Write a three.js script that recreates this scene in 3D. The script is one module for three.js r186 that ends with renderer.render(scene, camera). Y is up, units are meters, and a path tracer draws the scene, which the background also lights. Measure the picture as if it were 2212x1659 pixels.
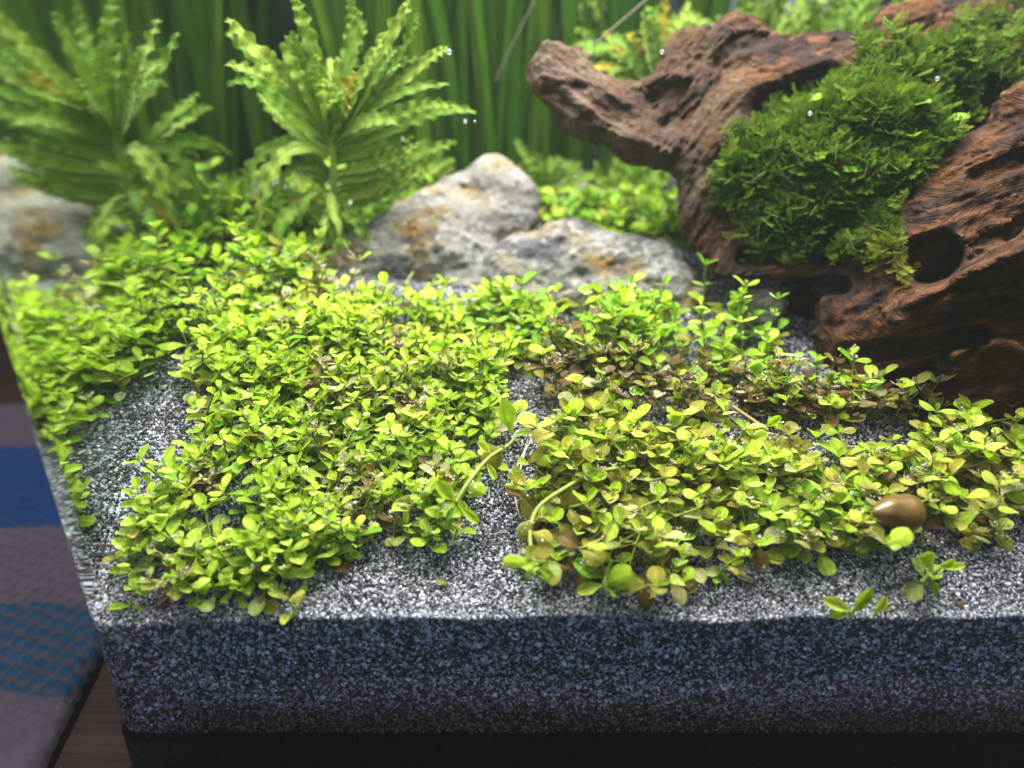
import * as THREE from 'three';
import { RectAreaLightUniformsLib } from 'three/addons/lights/RectAreaLightUniformsLib.js';
import { ImprovedNoise } from 'three/addons/math/ImprovedNoise.js';
import { mergeGeometries } from 'three/addons/utils/BufferGeometryUtils.js';

// ------------------------------------------------------------------ camera, light, exposure
const F = 1597, CU = 1106, CV = 829.5, PITCH = 25 * Math.PI / 180, D = 0.13, H = 0.1201;
const CP = Math.cos(PITCH), SP = Math.sin(PITCH);
const scene = new THREE.Scene();
const camera = new THREE.PerspectiveCamera(2 * Math.atan(CV / F) * 180 / Math.PI, 4 / 3, 0.01, 20);
camera.position.set(0, H, D);
camera.rotation.set(-PITCH, 0, 0);
camera.focus = 0.192; camera.userData.fStop = 6;
const renderer = new THREE.WebGLRenderer({ antialias: true });
renderer.setSize(1024, 768);
renderer.toneMapping = THREE.LinearToneMapping;
renderer.toneMappingExposure = 1.5;
renderer.shadowMap.enabled = true;
RectAreaLightUniformsLib.init();
scene.background = new THREE.Color().setRGB(0.005, 0.006, 0.011);   // the dark room
const TANK_LAMP = { x: 0.04, y: 0.31, z: -0.115, w: 0.32, d: 0.11, I: 28, c: [1, 0.985, 0.95] };
const ROOM_LAMP = { x: -0.25, y: 0.50, z: 0.95, w: 0.8, d: 0.2, I: 3.2, c: [0.58, 0.68, 1.0] };

scene.fog = new THREE.FogExp2(new THREE.Color().setRGB(0.72, 0.85, 0.74), 0.055);   // slightly cloudy water

// ------------------------------------------------------------------ helpers
const V3 = THREE.Vector3, PI = Math.PI, TAU = PI * 2;
const v3 = (x, y, z) => new V3(x, y, z);
function rngOf(seed) { let a = seed >>> 0; return () => { a = (a + 0x6d2b79f5) | 0; let t = Math.imul(a ^ (a >>> 15), 1 | a); t = (t + Math.imul(t ^ (t >>> 7), 61 | t)) ^ t; return ((t ^ (t >>> 14)) >>> 0) / 4294967296; }; }
const clamp = (x, a, b) => Math.min(b, Math.max(a, x)), lerp = (a, b, t) => a + (b - a) * t;
const sstep = (a, b, x) => { const t = clamp((x - a) / (b - a), 0, 1); return t * t * (3 - 2 * t); };
const IN = new ImprovedNoise();
const nz = (x, y, z) => IN.noise(x + 31.7, y + 17.3, z + 53.1);
function fbm(x, y, z, o = 4) { let s = 0, a = 0.5; for (let i = 0; i < o; i++) { s += a * nz(x, y, z); x = x * 2.03 + 3.1; y = y * 2.03 + 1.7; z = z * 2.03 + 5.3; a *= 0.5; } return s; }
// a point of the picture turned into a point of the place
function rayDir(u, v) { const x = (u - CU) / F, y = -(v - CV) / F; return v3(x, y * CP - SP, -CP - y * SP); }
function at(u, v, z) { const d = rayDir(u, v), t = (z - D) / d.z; return v3(d.x * t, H + d.y * t, z); }
function atY(u, v, y) { const d = rayDir(u, v), t = (y - H) / d.y; return v3(d.x * t, y, D + d.z * t); }
const depthOf = (p) => (D - p.z) * CP + (H - p.y) * SP;
const px = (p, n) => n * depthOf(p) / F;                     // n pixels at the distance of p, in metres
function project(p) { const t = depthOf(p), up = (p.y - H) * CP + (D - p.z) * SP; return [CU + F * p.x / t, CV - F * up / t]; }
// sand: banked up towards the back and the left wall
const XL = -0.0992, CR = 0.007, ZB = -0.30, YB = -0.0376;
function sandY(x, z) {
  const d = Math.max(0, -z), A = lerp(0.071, 0.060, sstep(XL, 0.01, x));
  const w = sstep(0, 0.012, d);
  return A * (1 - Math.exp(-d / 0.107)) - 0.0021 * sstep(-0.045, -0.085, x) * Math.exp(-d / 0.03) - 0.0014 * Math.exp(-(((x - 0.045) / 0.012) ** 2) - d / 0.012) + (0.0012 + 0.0012 * w) * nz(x * 36, 0.3, z * 36) + 0.0006 * nz(x * 150, 2.3, z * 150);
}
function atSand(u, v) {
  const d = rayDir(u, v); let p = v3(0, H, D), lo = 0.1, hi = 0.7;
  let prev = lo;
  for (let t = lo; t < hi; t += 0.002) { const q = v3(d.x * t, H + d.y * t, D + d.z * t); if (q.z < 0 && q.y < sandY(q.x, q.z)) { p = q; break; } prev = t; p = q; }
  p.y = sandY(p.x, p.z); return p;
}
function inPoly(u, v, P) { let c = false; for (let i = 0, j = P.length - 1; i < P.length; j = i++) { const [a, b] = P[i], [e, f] = P[j]; if ((b > v) !== (f > v) && u < (e - a) * (v - b) / (f - b) + a) c = !c; } return c; }
const used = {};
function numbered(n) { const k = used[n] = (used[n] ?? -1) + 1; return k ? `${n}_${String(k).padStart(3, '0')}` : n; }
function tag(o, label, category, group, kind) { if (label) o.userData.label = label; if (category) o.userData.category = category; if (group) o.userData.group = group; if (kind) o.userData.kind = kind; return o; }
function thing(name, label, category, pos, group) { const o = new THREE.Group(); o.name = numbered(name); if (pos) o.position.copy(pos); tag(o, label, category, group); scene.add(o); return o; }
function mesh(name, geo, mat, parent, pos) { const m = new THREE.Mesh(geo, mat); m.name = parent ? name : numbered(name); m.castShadow = m.receiveShadow = true; if (pos) m.position.copy(pos); (parent ?? scene).add(m); return m; }
const rgb = (r, g, b) => new THREE.Color().setRGB(r, g, b);
function geom(pos, idx, uv, col) {
  const g = new THREE.BufferGeometry();
  g.setAttribute('position', new THREE.Float32BufferAttribute(pos, 3));
  if (uv) g.setAttribute('uv', new THREE.Float32BufferAttribute(uv, 2));
  if (col) g.setAttribute('color', new THREE.Float32BufferAttribute(col, 3));
  g.setIndex(idx); g.computeVertexNormals(); return g;
}
function tex(w, h, fn, srgb = false) {
  const a = new Uint8Array(w * h * 4);
  for (let y = 0; y < h; y++) for (let x = 0; x < w; x++) { const c = fn(x / w, y / h, x, y); const i = (y * w + x) * 4; for (let k = 0; k < 3; k++) a[i + k] = clamp(Math.round((c[k] ?? c[0]) * 255), 0, 255); a[i + 3] = 255; }
  const t = new THREE.DataTexture(a, w, h); t.wrapS = t.wrapT = THREE.RepeatWrapping; t.magFilter = THREE.LinearFilter; if (srgb) t.colorSpace = THREE.SRGBColorSpace; t.needsUpdate = true; return t;
}
function tube(pts, r, seg = 12, rad = 6, r2 = r) {
  const c = new THREE.CatmullRomCurve3(pts), g = new THREE.TubeGeometry(c, seg, r, rad, false);
  if (r2 !== r) { const p = g.attributes.position; for (let i = 0; i <= seg; i++) { const o = c.getPointAt(i / seg), k = lerp(1, r2 / r, i / seg); for (let j = 0; j <= rad; j++) { const n = i * (rad + 1) + j; p.setXYZ(n, o.x + (p.getX(n) - o.x) * k, o.y + (p.getY(n) - o.y) * k, o.z + (p.getZ(n) - o.z) * k); } } }
  return g;
}

// ------------------------------------------------------------------ lamps
function areaLight(L, aim) {
  const l = new THREE.RectAreaLight(rgb(...L.c), L.I, L.w, L.d); l.position.set(L.x, L.y, L.z); l.lookAt(...aim); l.castShadow = true; l.name = L.name; scene.add(l); return l;
}
{
  const L = TANK_LAMP; L.name = 'aquarium_lamp_beam';
  areaLight(L, [L.x, 0, L.z + 0.0001]);
  const t = thing('aquarium_lamp', 'slim white light bar over the open top of the tank', 'lamp', v3(L.x, L.y + 0.004, L.z));
  mesh('housing', new THREE.BoxGeometry(L.w + 0.02, 0.016, L.d + 0.02), new THREE.MeshStandardMaterial({ color: 0x222226, roughness: 0.5 }), t, v3(0, 0.0105, 0));
  mesh('diffuser', new THREE.BoxGeometry(L.w, 0.003, L.d), new THREE.MeshStandardMaterial({ color: 0xffffff, emissive: 0xffffff, emissiveIntensity: 2 }), t, v3(0, 0.0005, 0));
}
{
  const L = ROOM_LAMP; L.name = 'room_lamp_beam';
  const l = areaLight(L, [0, -0.02, 0.02]);
  const t = thing('room_lamp', 'dim bluish lamp panel of the room behind the viewer', 'lamp', v3(L.x, L.y, L.z));
  t.quaternion.copy(l.quaternion);
  mesh('lamp_panel', new THREE.BoxGeometry(L.w, L.d, 0.01), new THREE.MeshStandardMaterial({ color: 0xffffff, emissive: rgb(...L.c), emissiveIntensity: 0.6 }), t, v3(0, 0, 0.008));
}

// ------------------------------------------------------------------ table, cloth mat, base
const YT = -0.0525;
{
  const wood = tex(512, 512, (x, y) => {
    const X = x * TAU, n = nz(Math.cos(X) * 1.2, Math.sin(X) * 1.2, y * 46), m = nz(Math.cos(X) * 2.4, Math.sin(X) * 2.4, y * 150), k = nz(Math.cos(X) * .5, Math.sin(X) * .5, y * 9);
    const s = 0.62 + 0.16 * k + 0.16 * n + 0.14 * m - 0.25 * Math.max(0, nz(Math.cos(X) * 2, Math.sin(X) * 2 + 9, y * 70) - 0.35);
    return [0.56 * s, 0.41 * s, 0.38 * s];
  }, true);
  const g = new THREE.BoxGeometry(2.4, 0.03, 1.8), uv = g.attributes.uv, p = g.attributes.position;
  for (let i = 0; i < uv.count; i++) uv.setXY(i, p.getX(i) / 0.3, p.getZ(i) / 0.12);
  tag(mesh('table', g, new THREE.MeshStandardMaterial({ map: wood, bumpMap: wood, bumpScale: 0.0004, roughness: 0.62 }), null, v3(0, YT - 0.015, -0.1)), 'brown wooden table top with fine straight grain beside the tank', 'table');
}
{
  // thick cloth mat, its right edge running beside the tank
  const YM = -0.0445, P1 = atY(197, 1420, YM), P2 = atY(75, 1659, YM), e = P1.clone().sub(P2).normalize(), w = v3(e.z, 0, -e.x).negate();
  if (w.x > 0) w.negate();
  const stripes = [1142, 1312, 1500, 968].map((v) => atY(60, v, YM).z), far = atY(15, 840, YM).z;
  const len0 = -0.12, pos = [], col = [], idx = [], NS = 520, NW = 190, ds = 0.0008;
  const o = P2.clone().addScaledVector(e, len0);
  const s1 = (far - o.z) / e.z; const n = Math.min(NS, Math.ceil(s1 / ds));
  for (let i = 0; i <= n; i++) for (let j = 0; j <= NW; j++) {
    const s = i * s1 / n, t = j < 8 ? j * 0.0003 : 0.0024 + (j - 8) * 0.00085;
    const q = o.clone().addScaledVector(e, s).addScaledVector(w, t);
    const z = q.z + 0.004 * nz(q.x * 30, 4, 1), wob = 0.0006 * nz(q.x * 260, 1, q.z * 260);
    const A = (q.x * 0.92 + q.z * 0.32) / 0.0046, B = (q.z * 0.92 - q.x * 0.32) / 0.0046;
    const bump = Math.abs(Math.sin(A * PI) * Math.sin(B * PI)), band = z > stripes[2] ? 0 : z > stripes[1] ? 1 : z > stripes[0] ? 2 : z > stripes[3] ? 3 : 2;
    let y = YM + wob, c;
    const f = 1 + 0.25 * nz(q.x * 700, 3, q.z * 700) + 0.2 * fbm(q.x * 60, 8, q.z * 60, 2);
    if (band === 0 || band === 2) { y += 0.0005 * bump; const k = band === 2 && bump > 0.72 ? 0.72 : 1; c = [0.21 * f * k, 0.165 * f * k, 0.215 * f * k]; }
    else { const up = sstep(0.25, 0.55, bump); y += 0.0011 * up; const bl = band === 1 ? [0.016, 0.13, 0.25] : [0.010, 0.085, 0.29], ln = [0.14, 0.135, 0.19]; const m = band === 1 ? up : 0.75 + 0.25 * up; c = [0, 1, 2].map((k2) => lerp(ln[k2], bl[k2], m) * f); }
    const edge = Math.max(0, 0.004 - t); y -= 0.0045 * (1 - Math.sqrt(Math.max(0, 1 - (edge / 0.004) ** 2)));
    const back = Math.max(0, 0.006 - (s1 - s)); y -= 0.005 * (back / 0.006) ** 2;
    pos.push(q.x, y, q.z); col.push(...c.map((x) => Math.max(0.004, x)));
    if (i && j) { const a = (i - 1) * (NW + 1) + j - 1, b = a + 1, cc = a + NW + 1, d2 = cc + 1; idx.push(a, cc, b, b, cc, d2); }
  }
  // skirts down to the table along the near side and the back
  const base = pos.length / 3, ring = [];
  for (let i = 0; i <= n; i++) ring.push(i * (NW + 1));
  for (let j = 1; j <= NW; j++) ring.push(n * (NW + 1) + j);
  ring.forEach((r) => { pos.push(pos[r * 3], pos[r * 3 + 1], pos[r * 3 + 2], pos[r * 3], YT + 0.0008, pos[r * 3 + 2]); for (let k = 0; k < 2; k++) col.push(0.05, 0.05, 0.045); });
  for (let i = 1; i < ring.length; i++) { const a = base + (i - 1) * 2; idx.push(a, a + 1, a + 2, a + 2, a + 1, a + 3); }
  const g = geom(pos, idx, null, col);
  const m = mesh('table_mat', g, new THREE.MeshStandardMaterial({ vertexColors: true, roughness: 0.95, side: THREE.DoubleSide }), null);
  tag(m, 'thick woven cloth mat with broad blue and pinkish grey stripes left of the tank', 'mat');
}
// outline of the tank in plan: from right along the front, round the corner, back along the left wall
function outline(inset, n = 14, zback = ZB, xr = 0.17) {
  const a = [[xr, -inset]]; const r = CR - inset;
  for (let i = 0; i <= n; i++) { const t = i / n * PI / 2; a.push([XL + CR - Math.sin(t) * r, -CR + Math.cos(t) * r]); }
  a.push([XL + inset, zback]); return a;
}
function extrudeOutline(P, y0, y1) {
  const pos = [], idx = [], nrm = [];
  for (let i = 0; i < P.length; i++) pos.push(P[i][0], y0, P[i][1], P[i][0], y1, P[i][1]);
  for (let i = 1; i < P.length; i++) { const a = (i - 1) * 2; idx.push(a, a + 1, a + 2, a + 1, a + 3, a + 2); }
  return geom(pos, idx);
}
{
  const s = new THREE.Shape(outline(-0.001).map(([x, z]) => new THREE.Vector2(x, -z)));
  s.lineTo(0.17, 0.3); s.closePath();
  const g = new THREE.ExtrudeGeometry(s, { depth: YB - 0.0006 - YT, bevelEnabled: false }); g.rotateX(-PI / 2);
  const grit = tex(256, 256, (x, y) => { const h = Math.sin(x * 7133.1 + y * 9177.7) * 43758.5, k = h - Math.floor(h); return k > 0.985 ? [0.5, 0.5, 0.5] : [0.07 + 0.08 * k, 0.06 + 0.07 * k, 0.06 + 0.07 * k]; }, true);
  const uv = g.attributes.uv, p = g.attributes.position; for (let i = 0; i < uv.count; i++) uv.setXY(i, p.getX(i) / 0.06, p.getY(i) / 0.06);
  const pad = mesh('base_pad', g, new THREE.MeshStandardMaterial({ map: grit, roughness: 0.75 }), null, v3(0, YT + 0.0002, 0));
  mesh('added_shade_lip', new THREE.BoxGeometry(0.5, 0.0425, 0.012), new THREE.MeshStandardMaterial({ color: rgb(0.008, 0.008, 0.009), roughness: 0.8 }), pad, v3(0.157, 0.0216, 0.0385));   // unseen upturned edge, added to shade the lower sand face
  tag(pad, 'black pad lying under the glass tank along its bottom edge', 'pad');
}

// ------------------------------------------------------------------ glass tank
{
  const t = thing('glass_tank', 'rimless clear glass aquarium with a rounded front corner', 'aquarium');
  const clear = new THREE.MeshPhysicalMaterial({ color: 0xffffff, transmission: 1, thickness: 0, roughness: 0, ior: 1.33, side: THREE.DoubleSide });
  const Y1 = 0.27;
  const front = new THREE.PlaneGeometry(0.17 - (XL + CR), Y1 - YB); mesh('front_pane', front, clear, t, v3((0.17 + XL + CR) / 2, (Y1 + YB) / 2, 0));
  const side = new THREE.PlaneGeometry(-CR - ZB, Y1 - YB); side.rotateY(PI / 2);
  // under water the side wall is met at a flat angle and reflects everything inside it
  mesh('side_pane', side, new THREE.MeshPhysicalMaterial({ color: rgb(0.62, 0.68, 0.63), metalness: 1, roughness: 0.06 }), t, v3(XL, (Y1 + YB) / 2, (ZB - CR) / 2));
  // the rounded corner: the bend through which air looks into water
  const P = outline(0, 28).slice(1, -1);
  const bend = extrudeOutline(P, YB, Y1); mesh('corner_bend', bend, new THREE.MeshPhysicalMaterial({ color: 0xffffff, transmission: 1, thickness: 0.01, roughness: 0, ior: 1.33 }), t);
  mesh('bottom_pane', new THREE.BoxGeometry(0.17 - XL - 0.014, 0.0004, -ZB - 0.014), new THREE.MeshStandardMaterial({ color: 0x0a0c0c, roughness: 0.4 }), t, v3((0.17 + XL) / 2, YB - 0.0002, ZB / 2));
  mesh('back_pane', new THREE.PlaneGeometry(0.17 - XL, Y1 - YB), new THREE.MeshStandardMaterial({ color: rgb(0.10, 0.115, 0.12), roughness: 0.5 }), t, v3((0.17 + XL) / 2, (Y1 + YB) / 2, ZB));
}

// ------------------------------------------------------------------ sand
{
  const pos = [], idx = [], NX = 180, NZ = 150;
  for (let i = 0; i <= NX; i++) for (let j = 0; j <= NZ; j++) {
    const z0 = -0.0012 + (ZB + 0.002) * (j / NZ) ** 1.3, inX = z0 > -CR ? XL + CR - Math.sqrt(Math.max(0, CR * CR - (z0 + CR) ** 2)) : XL;
    const x = lerp(inX + (z0 > -CR ? 0.0009 : 0.0001), 0.17, i / NX);
    pos.push(x, sandY(x, z0) - 0.0006, z0);
    if (i && j) { const a = (i - 1) * (NZ + 1) + j - 1, b = a + 1, c = a + NZ + 1, d = c + 1; idx.push(a, c, b, b, c, d); }
  }
  const P = outline(0.0011, 14), b0 = pos.length / 3;
  for (const [x, z] of P) pos.push(x, sandY(x, z) - 0.0004, z, x, YB, z);
  for (let i = 1; i < P.length; i++) { const a = b0 + (i - 1) * 2; idx.push(a, a + 2, a + 1, a + 1, a + 2, a + 3); }
  const grit = tex(512, 512, (x, y, i, j) => { const h = Math.abs(Math.sin((i >> 1) * 127.1 + (j >> 1) * 311.7) * 43758.5) % 1, v = h < 0.5 ? 0.16 : h < 0.75 ? 0.34 : h < 0.93 ? 0.5 : 0.75; return [v, v, v * 1.04]; }, true);
  const uv = []; for (let i = 0; i < pos.length; i += 3) uv.push(pos[i] / 0.13, (pos[i + 2] + pos[i + 1]) / 0.13);
  const m = mesh('sand_bed', geom(pos, idx, uv), new THREE.MeshStandardMaterial({ map: grit, roughness: 0.9, side: THREE.DoubleSide }), null);
  tag(m, 'grey sand bed banked up towards the back of the tank', 'sand', null, 'structure');
}
{
  const R = rngOf(11), g = new THREE.IcosahedronGeometry(1, 0), p = g.attributes.position, seen = new Map();
  for (let i = 0; i < p.count; i++) { const k = [p.getX(i), p.getY(i), p.getZ(i)].map((x) => x.toFixed(3)).join(); if (!seen.has(k)) seen.set(k, 0.78 + 0.42 * R()); p.setXYZ(i, p.getX(i) * seen.get(k), p.getY(i) * seen.get(k), p.getZ(i) * seen.get(k)); }
  g.computeVertexNormals();
  const list = [], M = new THREE.Matrix4(), q = new THREE.Quaternion(), eu = new THREE.Euler();
  const put = (x, y, z, r, c) => { q.setFromEuler(eu.set(R() * TAU, R() * TAU, R() * TAU)); M.compose(v3(x, y, z), q, v3(r * (0.8 + R() * 0.5), r * (0.6 + R() * 0.4), r * (0.8 + R() * 0.5))); list.push([M.clone(), c]); };
  const tone = () => {
    const k = R(); let c;
    if (k < 0.34) { const v = 0.012 + 0.025 * R(); c = [v, v * 1.02, v * 1.2]; } else if (k < 0.60) { const v = 0.07 + 0.12 * R(); c = [v, v, v * 1.1]; }
    else if (k < 0.93) { const v = 0.25 + 0.24 * R(); c = [v * 0.92, v * 0.96, v * 1.1]; } else if (k < 0.985) c = [0.72, 0.72, 0.78]; else c = [0.24, 0.11, 0.05];
    return c;
  };
  const size = () => 0.00024 + 0.00018 * R() + (R() > 0.94 ? 0.00014 : 0);
  const inside = (x, z) => z > -CR && x < XL + CR ? Math.hypot(x - XL - CR, z + CR) < CR - 0.0007 : x > XL + 0.0002;
  for (let i = 0; i < 175000; i++) { const z = -0.0006 - 0.155 * R() ** 1.7, x = lerp(XL, 0.145, R()); if (!inside(x, z)) continue; put(x, sandY(x, z) - 0.0004 + 0.0007 * R() * R(), z, size(), tone()); }
  const P = outline(0.0009, 14), L = [0]; for (let i = 1; i < P.length; i++) L.push(L[i - 1] + Math.hypot(P[i][0] - P[i - 1][0], P[i][1] - P[i - 1][1]));
  const frontLen = L[15] + 0.02;
  for (let i = 0; i < 70000; i++) {
    const s = R() * frontLen; let k = 1; while (L[k] < s) k++; const f = (s - L[k - 1]) / (L[k] - L[k - 1]), x = lerp(P[k - 1][0], P[k][0], f), z = lerp(P[k - 1][1], P[k][1], f);
    if (x > 0.15) continue;
    const top = sandY(x, z), y = lerp(YB + 0.0004, top, R());
    const c = tone(); put(x, y, z - 0.0002 - 0.0005 * R(), size() * 1.4, c.map((e, n) => e * [0.90, 0.97, 1.08][n] * (c[0] > 0.2 ? 1.3 : 0.65)));
  }
  const im = new THREE.InstancedMesh(g, new THREE.MeshStandardMaterial({ color: 0xffffff, roughness: 0.5 }), list.length); im.name = 'sand_grains';
  const c = new THREE.Color(); list.forEach(([m, k], i) => { im.setMatrixAt(i, m); im.setColorAt(i, c.setRGB(...k)); });
  im.castShadow = im.receiveShadow = true; tag(im, 'loose black, grey and white sand grains covering the sand bed', 'sand grains', null, 'stuff'); scene.add(im);
}

// ------------------------------------------------------------------ solids meshed from a distance field (rocks, driftwood)
function nets(lo, hi, cell, f, name) {
  const n = [0, 1, 2].map((k) => Math.ceil((hi[k] - lo[k]) / cell) + 1), [nx, ny, nzz] = n, S = 6;
  const val = new Float32Array(nx * ny * nzz), id = (i, j, k) => (k * ny + j) * nx + i;
  for (let k0 = 0; k0 < nzz; k0 += S) for (let j0 = 0; j0 < ny; j0 += S) for (let i0 = 0; i0 < nx; i0 += S) {
    const c = f(lo[0] + (i0 + S / 2) * cell, lo[1] + (j0 + S / 2) * cell, lo[2] + (k0 + S / 2) * cell, true), skip = Math.abs(c) > S * cell * 1.0 + 0.006;
    for (let k = k0; k < Math.min(nzz, k0 + S); k++) for (let j = j0; j < Math.min(ny, j0 + S); j++) for (let i = i0; i < Math.min(nx, i0 + S); i++)
      val[id(i, j, k)] = skip ? c : f(lo[0] + i * cell, lo[1] + j * cell, lo[2] + k * cell, false);
  }
  const vid = new Int32Array(nx * ny * nzz).fill(-1), pos = [], idx = [];
  const E = [[0, 1], [0, 2], [0, 4], [1, 3], [1, 5], [2, 3], [2, 6], [3, 7], [4, 5], [4, 6], [5, 7], [6, 7]];
  const v = new Array(8);
  for (let k = 0; k < nzz - 1; k++) for (let j = 0; j < ny - 1; j++) for (let i = 0; i < nx - 1; i++) {
    let m = 0; for (let c = 0; c < 8; c++) { v[c] = val[id(i + (c & 1), j + ((c >> 1) & 1), k + (c >> 2))]; if (v[c] < 0) m |= 1 << c; }
    if (m === 0 || m === 255) continue;
    let x = 0, y = 0, z = 0, cnt = 0;
    for (const [a, b] of E) { if ((v[a] < 0) === (v[b] < 0)) continue; const t = v[a] / (v[a] - v[b]); x += lerp(a & 1, b & 1, t); y += lerp((a >> 1) & 1, (b >> 1) & 1, t); z += lerp(a >> 2, b >> 2, t); cnt++; }
    vid[id(i, j, k)] = pos.length / 3; pos.push(lo[0] + (i + x / cnt) * cell, lo[1] + (j + y / cnt) * cell, lo[2] + (k + z / cnt) * cell);
  }
  const quad = (a, b, c, d, flip) => { if (a < 0 || b < 0 || c < 0 || d < 0) return; if (flip) idx.push(a, c, b, a, d, c); else idx.push(a, b, c, a, c, d); };
  for (let k = 1; k < nzz - 1; k++) for (let j = 1; j < ny - 1; j++) for (let i = 1; i < nx - 1; i++) {
    const s = val[id(i, j, k)] < 0;
    if (s !== val[id(i + 1, j, k)] < 0) quad(vid[id(i, j - 1, k - 1)], vid[id(i, j, k - 1)], vid[id(i, j, k)], vid[id(i, j - 1, k)], !s);
    if (s !== val[id(i, j + 1, k)] < 0) quad(vid[id(i - 1, j, k - 1)], vid[id(i - 1, j, k)], vid[id(i, j, k)], vid[id(i, j, k - 1)], !s);
    if (s !== val[id(i, j, k + 1)] < 0) quad(vid[id(i - 1, j - 1, k)], vid[id(i, j - 1, k)], vid[id(i, j, k)], vid[id(i - 1, j, k)], !s);
  }
  return { pos, idx };
}
function capsules(list) { return list.map(([a, b]) => { const A = at(a[0], a[1], a[2]), B = at(b[0], b[1], b[2]); return { A, B, ra: px(A, a[3]), rb: px(B, b[3]), d: B.clone().sub(A), l: B.distanceToSquared(A) }; }); }
function capField(caps, K) {
  return (x, y, z) => {
    let d = 1;
    for (const c of caps) {
      const ax = x - c.A.x, ay = y - c.A.y, az = z - c.A.z, t = c.l > 1e-12 ? clamp((ax * c.d.x + ay * c.d.y + az * c.d.z) / c.l, 0, 1) : 0;
      const e = Math.hypot(ax - c.d.x * t, ay - c.d.y * t, az - c.d.z * t) - lerp(c.ra, c.rb, t);
      const h = clamp(0.5 + 0.5 * (d - e) / K, 0, 1); d = d * (1 - h) + e * h - K * h * (1 - h);
    }
    return d;
  };
}
function boundsOf(caps, pad) { const b = new THREE.Box3(); for (const c of caps) { b.expandByPoint(c.A.clone().subScalar(c.ra)); b.expandByPoint(c.A.clone().addScalar(c.ra)); b.expandByPoint(c.B.clone().subScalar(c.rb)); b.expandByPoint(c.B.clone().addScalar(c.rb)); } return b.expandByScalar(pad); }
function march(f, u, v, t0 = 0.12, t1 = 0.5) { const d = rayDir(u, v); let t = t0; for (let i = 0; i < 260 && t < t1; i++) { const x = d.x * t, y = H + d.y * t, z = D + d.z * t, e = f(x, y, z); if (e < 0.0002) { const h = 0.0005, n = v3(f(x + h, y, z) - e, f(x, y + h, z) - e, f(x, y, z + h) - e).normalize(); return { p: v3(x, y, z), n }; } t += Math.max(0.0003, e * 0.7); } return null; }

// rocks
const rockBump = tex(256, 256, (x, y) => { const X = x * TAU, Y = y * TAU; return [0.5 + 0.5 * fbm(Math.cos(X) * 3 + 5, Math.sin(X) * 3 + Math.cos(Y) * 3, Math.sin(Y) * 3, 4)]; });
const rockMat = new THREE.MeshPhysicalMaterial({ vertexColors: true, roughness: 0.85, specularIntensity: 0.3, bumpMap: rockBump, bumpScale: 0.0004 });
const rockFields = [];
function rock(name, label, list, seed, cell, ochre) {
  const caps = capsules(list), cf = capField(caps, 0.006), b = boundsOf(caps, 0.005);
  const f = (x, y, z, coarse) => {
    const d = cf(x, y, z); if (coarse || Math.abs(d) > 0.012) return d;
    const s = seed * 7.7, r1 = 1 - Math.abs(2 * nz(x * 55 + s, y * 75, z * 55)), q = fbm(x * 120 + s, y * 150, z * 120, 4);
    const tx = x * 48 + y * 30, st = nz(tx + s, y * 95 - x * 40, z * 48), step = Math.round(st * 5) / 5 - st;   // broken, layered faces
    return d - 0.0012 * (r1 - 0.55) - 0.0026 * q - 0.0022 * step - 0.0005 * nz(x * 480, y * 480, z * 480);
  };
  const { pos, idx } = nets(b.min.toArray(), b.max.toArray(), cell, f), col = [], uv = [];
  for (let i = 0; i < pos.length; i += 3) {
    const [x, y, z] = [pos[i], pos[i + 1], pos[i + 2]], s = seed * 3.3;
    const a = fbm(x * 70 + s, y * 90, z * 70, 4), bq = fbm(x * 48 + 9 + s, y * 60, z * 48 + 4, 4), h = nz(x * 900, y * 900, z * 900), h2 = nz(x * 420 + 3, y * 420, z * 420);
    let c = [0.215, 0.208, 0.188];
    const mix = (k, m) => { c = c.map((e, n) => lerp(e, k[n], clamp(m, 0, 1))); };
    mix([0.27, 0.265, 0.265], sstep(0.0, 0.25, a)); mix([0.23, 0.175, 0.085], sstep(-0.02, 0.18, bq) * ochre * 0.7);
    mix([0.23, 0.135, 0.04], sstep(0.14, 0.30, bq) * ochre * 0.8); mix([0.055, 0.06, 0.085], sstep(0.06, 0.30, -a) * 0.7);
    mix([0.03, 0.034, 0.045], sstep(0.18, 0.42, h2) * 0.5); mix([0.36, 0.36, 0.36], sstep(0.3, 0.5, nz(x * 380, y * 380 + 5, z * 380)) * 0.6); const g = 1 + 0.3 * h; c = c.map((e, n) => e * g * [0.80, 0.785, 0.74][n]);
    col.push(...c); uv.push((x + z * 0.5) / 0.03, (y - z * 0.5) / 0.03);
  }
  const m = mesh(name, geom(pos, idx, uv, col), rockMat, null); tag(m, label, 'rock'); rockFields.push(f); return m;
}
rock('peaked_rock', 'pale grey and ochre rock with an upright peak behind the carpet, left of the driftwood', [
  [[1065, 385, -0.160, 52], [1090, 430, -0.155, 72]], [[1000, 420, -0.16, 45], [930, 470, -0.153, 55]], [[900, 485, -0.148, 62], [1100, 500, -0.148, 70]],
  [[750, 575, -0.132, 50], [960, 540, -0.135, 90]], [[960, 560, -0.135, 82], [1040, 600, -0.13, 70]], [[740, 640, -0.128, 45], [1050, 650, -0.126, 55]], [[712, 585, -0.130, 42], [860, 520, -0.136, 62]]], 1, 0.00085, 1);
rock('low_boulder', 'broad low boulder with ochre and blue grey patches in front of the peaked rock', [
  [[1120, 580, -0.122, 72], [1230, 560, -0.122, 74]], [[1230, 562, -0.122, 74], [1420, 590, -0.119, 70]], [[1110, 640, -0.116, 58], [1300, 650, -0.112, 62]], [[1300, 650, -0.112, 60], [1480, 660, -0.112, 62]]], 2, 0.00085, 1.1);
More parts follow.
